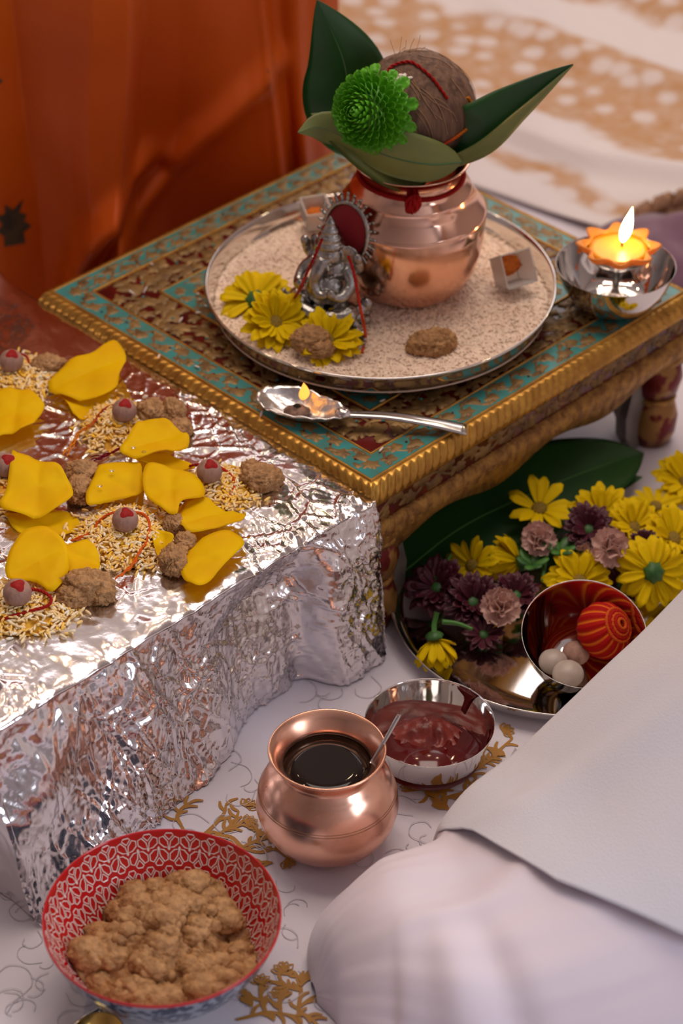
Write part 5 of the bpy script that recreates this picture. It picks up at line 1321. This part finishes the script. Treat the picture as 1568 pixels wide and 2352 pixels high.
for lab, x, y, h, nr_, R, n, rows, cen, sd, lift in TD:
    daisy(lab, P(x, y, h), nr_, R, n, rows, name='yellow_daisy', centre=cen, seed=sd, lift=lift, group=FG)
daisy('yellow flower hanging head down with its green stalk up near the tray rim', P(998, 1465, .030), (-.15, .35, .95), .0260, 15, 2, name='yellow_daisy', centre='calyx', seed=50, lift=-.95, stem=.016, group=FG)
daisy('yellow flower on the floor cloth beyond the stool leg', P(1575, 1110, .020), (.0, -.4, .9), .0300, 18, 2, name='yellow_daisy', seed=51)
for lab, x, y, h, nr_, R, n, rows, sd in (('maroon chrysanthemum with a green eye among the yellow daisies', 1352, 1218, .052, (-.05, -.5, .85), .0235, 20, 3, 61), ('small maroon flower beside the large yellow daisies', 1478, 1252, .046, (.2, -.5, .85), .0150, 16, 2, 62),
                                      ('shaded purple flower at the dark end of the tray', 1005, 1352, .022, (-.3, -.4, .85), .0270, 20, 3, 63), ('purple flower next to the pink bud in the tray', 1085, 1385, .022, (.1, -.5, .85), .0260, 20, 3, 64),
                                      ('purple flower between pink bud and steel bowl', 1185, 1370, .026, (.2, -.4, .9), .0220, 18, 3, 65), ('dark purple petals lying on the tray in front of the pink bud', 1110, 1460, .010, (0, -.4, .9), .0190, 14, 2, 66), ('dark maroon flower behind the steel bowl under the yellow daisy', 1425, 1345, .022, (.1, -.4, .9), .0200, 16, 2, 67)):
    daisy(lab, P(x, y, h), nr_, R, n, rows, pets=PET_M, disc=M_calyx, name='maroon_flower', seed=sd, lift=.3, group='maroon flowers in the tray')
for lab, x, y, h, nr_, R, n, sd in (('pale pink carnation bud beside the green sepals in the tray', 1236, 1240, .048, (-.1, -.7, .7), .0165, 8, 71), ('peach carnation next to the maroon chrysanthemum', 1395, 1262, .050, (.2, -.6, .7), .0185, 9, 72), ('pink carnation bud standing alone among the purple flowers', 1148, 1398, .026, (.0, -.6, .75), .0185, 9, 73), ('small pink carnation bud by the green sepals', 1335, 1268, .044, (.1, -.6, .7), .0100, 6, 74)):
    o = thing('pink_carnation', lab, 'flower', P(x, y, h), 'pink carnations in the tray', world_parts=False); place_flower(o, P(x, y, h), nr_, sd); rd = random.Random(sd)
    for row, (cnt, elv, k) in enumerate(((6, .30, 1.0), (5, .80, .95), (3, 1.25, .85))):
        for q in range(cnt if R > .012 else cnt - 2):
            M = Matrix.Rotation(2 * PI * (q + .4 * row) / cnt + rd.uniform(-.2, .2), 4, 'Z') @ Matrix.Rotation(-elv + rd.uniform(-.12, .12), 4, 'Y') @ Matrix.Diagonal((R * k, R * k, R * k, 1)); inst('petal', rd.choice(PET_P), o, M)
    mesh('calyx', *ell((0, 0, -R * .12), (R * .26, R * .26, R * .3), 2), M_calyx, o)
leaf_obj('broad_leaf', 'broad dark green leaf lying over the back edge of the tray under the stool', [P(905, 1330, .012), P(1060, 1210, .030), P(1250, 1120, .038), P(1400, 1062, .036), P(1478, 1040, .030)],
         [Vector((-.3, 1, .35)), Vector((-.35, 1, .35)), Vector((-.4, 1, .30)), Vector((-.4, 1, .25)), Vector((-.4, 1, .25))], .050, M_leafd, M_leafu, cup=.12, vcol=M_stem)
leaf_obj('broad_leaf', 'dark green leaf folded under the yellow daisies in the tray', [P(1150, 1190, .022), P(1250, 1150, .030), P(1370, 1120, .030), P(1475, 1095, .026)],
         [Vector((-.2, 1, .1)), Vector((-.2, 1, .1)), Vector((-.2, 1, .1)), Vector((-.2, 1, .1))], .026, M_leafd, M_stem, cup=.2, vcol=M_stem)
for lab, pts in (('thin green stem with a leaf lying across the tray', [P(1262, 1240, .034), P(1252, 1290, .034), P(1245, 1335, .030)]), ('short green stem near the dark end of the tray', [P(1000, 1330, .03), P(1020, 1300, .032), P(1035, 1275, .032)]), ('green sepal stem beside the head down yellow flower', [P(1015, 1428, .03), P(1050, 1432, .03), P(1085, 1445, .028)])):
    o = mesh('flower_stem', *tube(cr(pts, 12), lambda t: .0022 - .0008 * t, 7), M_stem, origin=tuple(pts[0])); tag(o, lab, 'stem')
for lab, c, s in (('cluster of green sepals between pink bud and maroon flower', P(1285, 1268, .044), 3), ('green sepal cup left of the carnation buds', P(1220, 1300, .036), 5)):
    o = thing('green_sepals', lab, 'leaf', c, 'green sepals in the tray'); rd = random.Random(s)
    for k in range(6):
        a = k * 1.05 + rd.uniform(-.2, .2); d = Vector((math.cos(a), math.sin(a), .5)).normalized(); L = rd.uniform(.012, .018)
        mesh('sepal', *ell(c + d * L * .5, (L * .5, .0042, .0016), 2, d.to_track_quat('X', 'Z').to_matrix()), M_calyx if k % 2 else M_stem, o)

# ================================================================== seated person in white
PK = [(-.019, 1.118, .008, .010), (-.004, 1.122, .056, .056), (.032, 1.124, .086, .088), (.095, 1.128, .112, .094), (.18, 1.165, .132, .120), (.27, 1.22, .14, .192), (.38, 1.28, .155, .315), (.5, 1.34, .165, .38)]
def build_person():
    o = thing('person', 'person sitting in white trousers and a pale kurta with one knee beside the copper pot', 'person', (.15, 1.15, 0))
    a4 = np.array(PK); n = 130; tt = np.linspace(0, len(PK) - 1, n)
    def spl(col):
        pts = cr([(float(a), 0, 0) for a in a4[:, col]], n); return np.array([p.x for p in pts])
    cx, cy, W, H = (spl(k) for k in range(4)); m = 90
    A = np.linspace(-.02, PI + .02, m); V = np.zeros((n, m, 3))
    for i in range(n):
        tx, ty = cx[min(i + 1, n - 1)] - cx[max(i - 1, 0)], cy[min(i + 1, n - 1)] - cy[max(i - 1, 0)]; q = math.hypot(tx, ty); nx, ny = -ty / q, tx / q
        u = tt[i] / (len(PK) - 1)
        for j, a in enumerate(A):
            fold = .0014 * math.sin(a * 5 + u * 8) * sstep(.15, .4, u) + .005 * mn.noise(Vector((u * 4, a * 1.4, 3))) + .0018 * mn.noise(Vector((u * 4, a * 7, 8)))
            # long creases running from the hem down the near side
            fold += .007 * math.exp(-((u - .375 - .02 * (a - 2)) / .022) ** 2) * sstep(1.6, 2.2, a) - .006 * math.exp(-((u - .415 - .02 * (a - 2)) / .014) ** 2) * sstep(1.6, 2.2, a)
            fold += .0045 * math.exp(-((a - 1.75 + 1.6 * (u - .36)) / .10) ** 2) * sstep(.22, .34, u)
            k = min(1, W[i] / .05); f = fold * k
            V[i, j] = (cx[i] + nx * (W[i] + f) * math.cos(a), cy[i] + ny * (W[i] + f) * math.cos(a), max(.0012, (H[i] + f) * max(0, math.sin(a)) ** .9))
    t = mesh('trousers', V.reshape(-1, 3), gridf_np(n, m), M_white, o)
    # kurta laid over the thigh: its hem runs from the silhouette down towards the lap
    r0, r1 = int(n * .415), n; nu = r1 - r0; kv = []; mm = 60
    for i in range(r0, r1):
        u = (i - r0) / (nu - 1); fr = lerp(.415, 1, u); aend = float(np.interp(fr, [.415, .44, .50, .58, .66, 1.0], [.35, .95, 1.75, 2.35, 2.75, 3.0]))
        for j in range(mm):
            a = lerp(-.02, aend, j / (mm - 1)); tx, ty = cx[min(i + 1, n - 1)] - cx[max(i - 1, 0)], cy[min(i + 1, n - 1)] - cy[max(i - 1, 0)]; q = math.hypot(tx, ty); nx, ny = -ty / q, tx / q
            lift = .0105 + .006 * math.exp(-((a - 1.05 - .9 * u) / .13) ** 2) + .005 * math.exp(-((a - .55 - .3 * u) / .10) ** 2) + .003 * mn.noise(Vector((u * 4, a * 2.5, 1))) + .003 * math.sin(u * 9 + a * 4) * sstep(.1, .5, u); lift *= .35 + .65 * sstep(0, .18, u)
            kv.append((cx[i] + nx * (W[i] + lift) * math.cos(a), cy[i] + ny * (W[i] + lift) * math.cos(a), max(.0015, (H[i] + lift) * max(0, math.sin(a)) ** .9)))
    kk = mesh('kurta', kv, gridf_np(nu, mm), M_bluew, o); mod_solid(kk, .0016, 1)
    # the rest of the seated figure, beyond the frame
    pel = Vector((.56, 1.38, .0)); F = Vector((-.866, .5, 0)); Lf = Vector((-.5, -.866, 0)); U = Vector((0, 0, 1))
    def at(f, l, u): return pel + F * f + Lf * l + U * u
    def loft(name, rings, m, segs=40, fold=.004):
        v = []
        for k, (c, a, b, ra, rb) in enumerate(rings):
            for i in range(segs):
                t = 2 * PI * i / segs; e = 1 + fold / max(ra, .05) * math.sin(t * 7 + k * .9); v.append(c + a * (math.cos(t) * ra * e) + b * (math.sin(t) * rb * e))
        return mesh(name, v, grid_faces(len(rings), segs, cv=True) + [list(range(segs))[::-1], [(len(rings) - 1) * segs + i for i in range(segs)]], m, o)
    loft('kurta_body', [(at(.02, 0, z), F, Lf, rf, rl) for z, rf, rl in ((.02, .17, .21), (.12, .165, .20), (.22, .15, .18), (.32, .135, .165), (.42, .13, .175), (.50, .12, .185), (.555, .095, .165), (.585, .06, .09))], M_bluew)
    k2 = [at(.02, -.06, 0), at(.10, -.22, 0), at(.16, -.36, 0), at(.19, -.47, 0)]; rr = [(.13, .15), (.115, .14), (.095, .12), (.03, .05)]
    loft('trouser_leg', [(Vector((c.x, c.y, h * .5)), (F - Lf * .0), U, w, h * .5) for c, (w, h) in zip(cr(k2, 12), [tuple(p[:2]) for p in cr([(a, b, 0) for a, b in rr], 12)])], M_white)
    sh = lambda s: at(-.01, s * .175, .53); el = lambda s: at(.05, s * .235, .30); wr = lambda s: at(.10, s * .15, .225)
    for s_ in (-1, 1):
        pts = cr([at(0, s_ * .10, .545), sh(s_), (sh(s_) + el(s_)) / 2, el(s_), (el(s_) + wr(s_)) / 2, wr(s_)], 22); v, f = tube(pts, lambda t: .062 - .022 * t, 18); mesh('sleeve', v, f, M_bluew, o)
    sv, se, sr = [], [], []
    def add(p, r, par=None):
        sv.append(tuple(p - Vector((.15, 1.15, 0)))); sr.append(r)
        if par is not None: se.append((par, len(sv) - 1))
        return len(sv) - 1
    a0 = add(at(0, 0, .30), .09); a1 = add(at(.0, 0, .46), .09, a0); a2 = add(at(.01, 0, .58), .052, a1); a3 = add(at(.03, 0, .66), .055, a2); a4_ = add(at(.045, 0, .73), .085, a3); a5 = add(at(.035, 0, .80), .075, a4_); add(at(.03, 0, .835), .045, a5)
    add(at(.125, 0, .705), .014, a4_)
    for s_ in (-1, 1):
        add(at(.04, s_ * .085, .715), .016, a4_)
        b1 = add(at(0, s_ * .13, .53), .05, a1); b2 = add(el(s_), .037, b1); b3 = add(wr(s_), .024, b2); dirf = (F * .9 - Lf * s_ * .35).normalized(); acr = dirf.cross(U); pm = add(wr(s_) + dirf * .05 - U * .006, .024, b3)
        for q, (off, ln) in enumerate(((-.027, .060), (-.009, .072), (.009, .068), (.026, .052))):
            k1 = add(wr(s_) + dirf * .085 + acr * off - U * .004, .0095, pm); k2_ = add(wr(s_) + dirf * (.085 + ln * .55) + acr * off * 1.1 - U * .010, .0088, k1); add(wr(s_) + dirf * (.085 + ln) + acr * off * 1.1 - U * .026, .0078, k2_)
        t1 = add(wr(s_) + dirf * .045 - Lf * s_ * .035 - U * .006, .011, pm); add(wr(s_) + dirf * .080 - Lf * s_ * .050 - U * .014, .0095, t1)
    me = bpy.data.meshes.new('body'); me.from_pydata(sv, se, []); bo = bpy.data.objects.new('body', me); COL.objects.link(bo); bo.parent = o
    sk = bo.modifiers.new('skin', 'SKIN'); ly = me.skin_vertices[0] if len(me.skin_vertices) else None
    if ly is None:
        bmm = bmesh.new(); bmm.from_mesh(me); bmm.verts.layers.skin.verify(); bmm.to_mesh(me); bmm.free(); ly = me.skin_vertices[0]
    for i, r in enumerate(sr): ly.data[i].radius = (r, r); ly.data[i].use_root = (i == 0)
    mod_sub(bo, 2); me.materials.append(mat('skin', (.36, .19, .12), .5)); sk.use_smooth_shade = True
    hc = at(.025, 0, .765); vv = [hc + Vector((p.x * .105, p.y * .105, p.z * .118)) for p in ICO[3][0]]; ff = [q for q in ICO[3][1] if sum((vv[i] - hc).dot(F) * .9 - (vv[i].z - hc.z) * .8 for i in q) / 3 < .028]
    mesh('hair', vv, ff, mat('dark_hair', (.012, .009, .008), .45), o)
    for s_ in (-1, 1):
        e = at(.122, s_ * .032, .742); mesh('eye', *ell(e, (.010, .010, .007), 2), mat('eye_%d' % s_, (.05, .03, .02), .2), o)
    mesh('mouth', *ell(at(.118, 0, .672), (.010, .022, .006), 2, Matrix.Rotation(math.atan2(F.y, F.x), 3, 'Z')), mat('lips', (.32, .12, .10), .5), o)
build_person()
for o in bpy.data.objects:
    if '_o' in o: del o['_o']
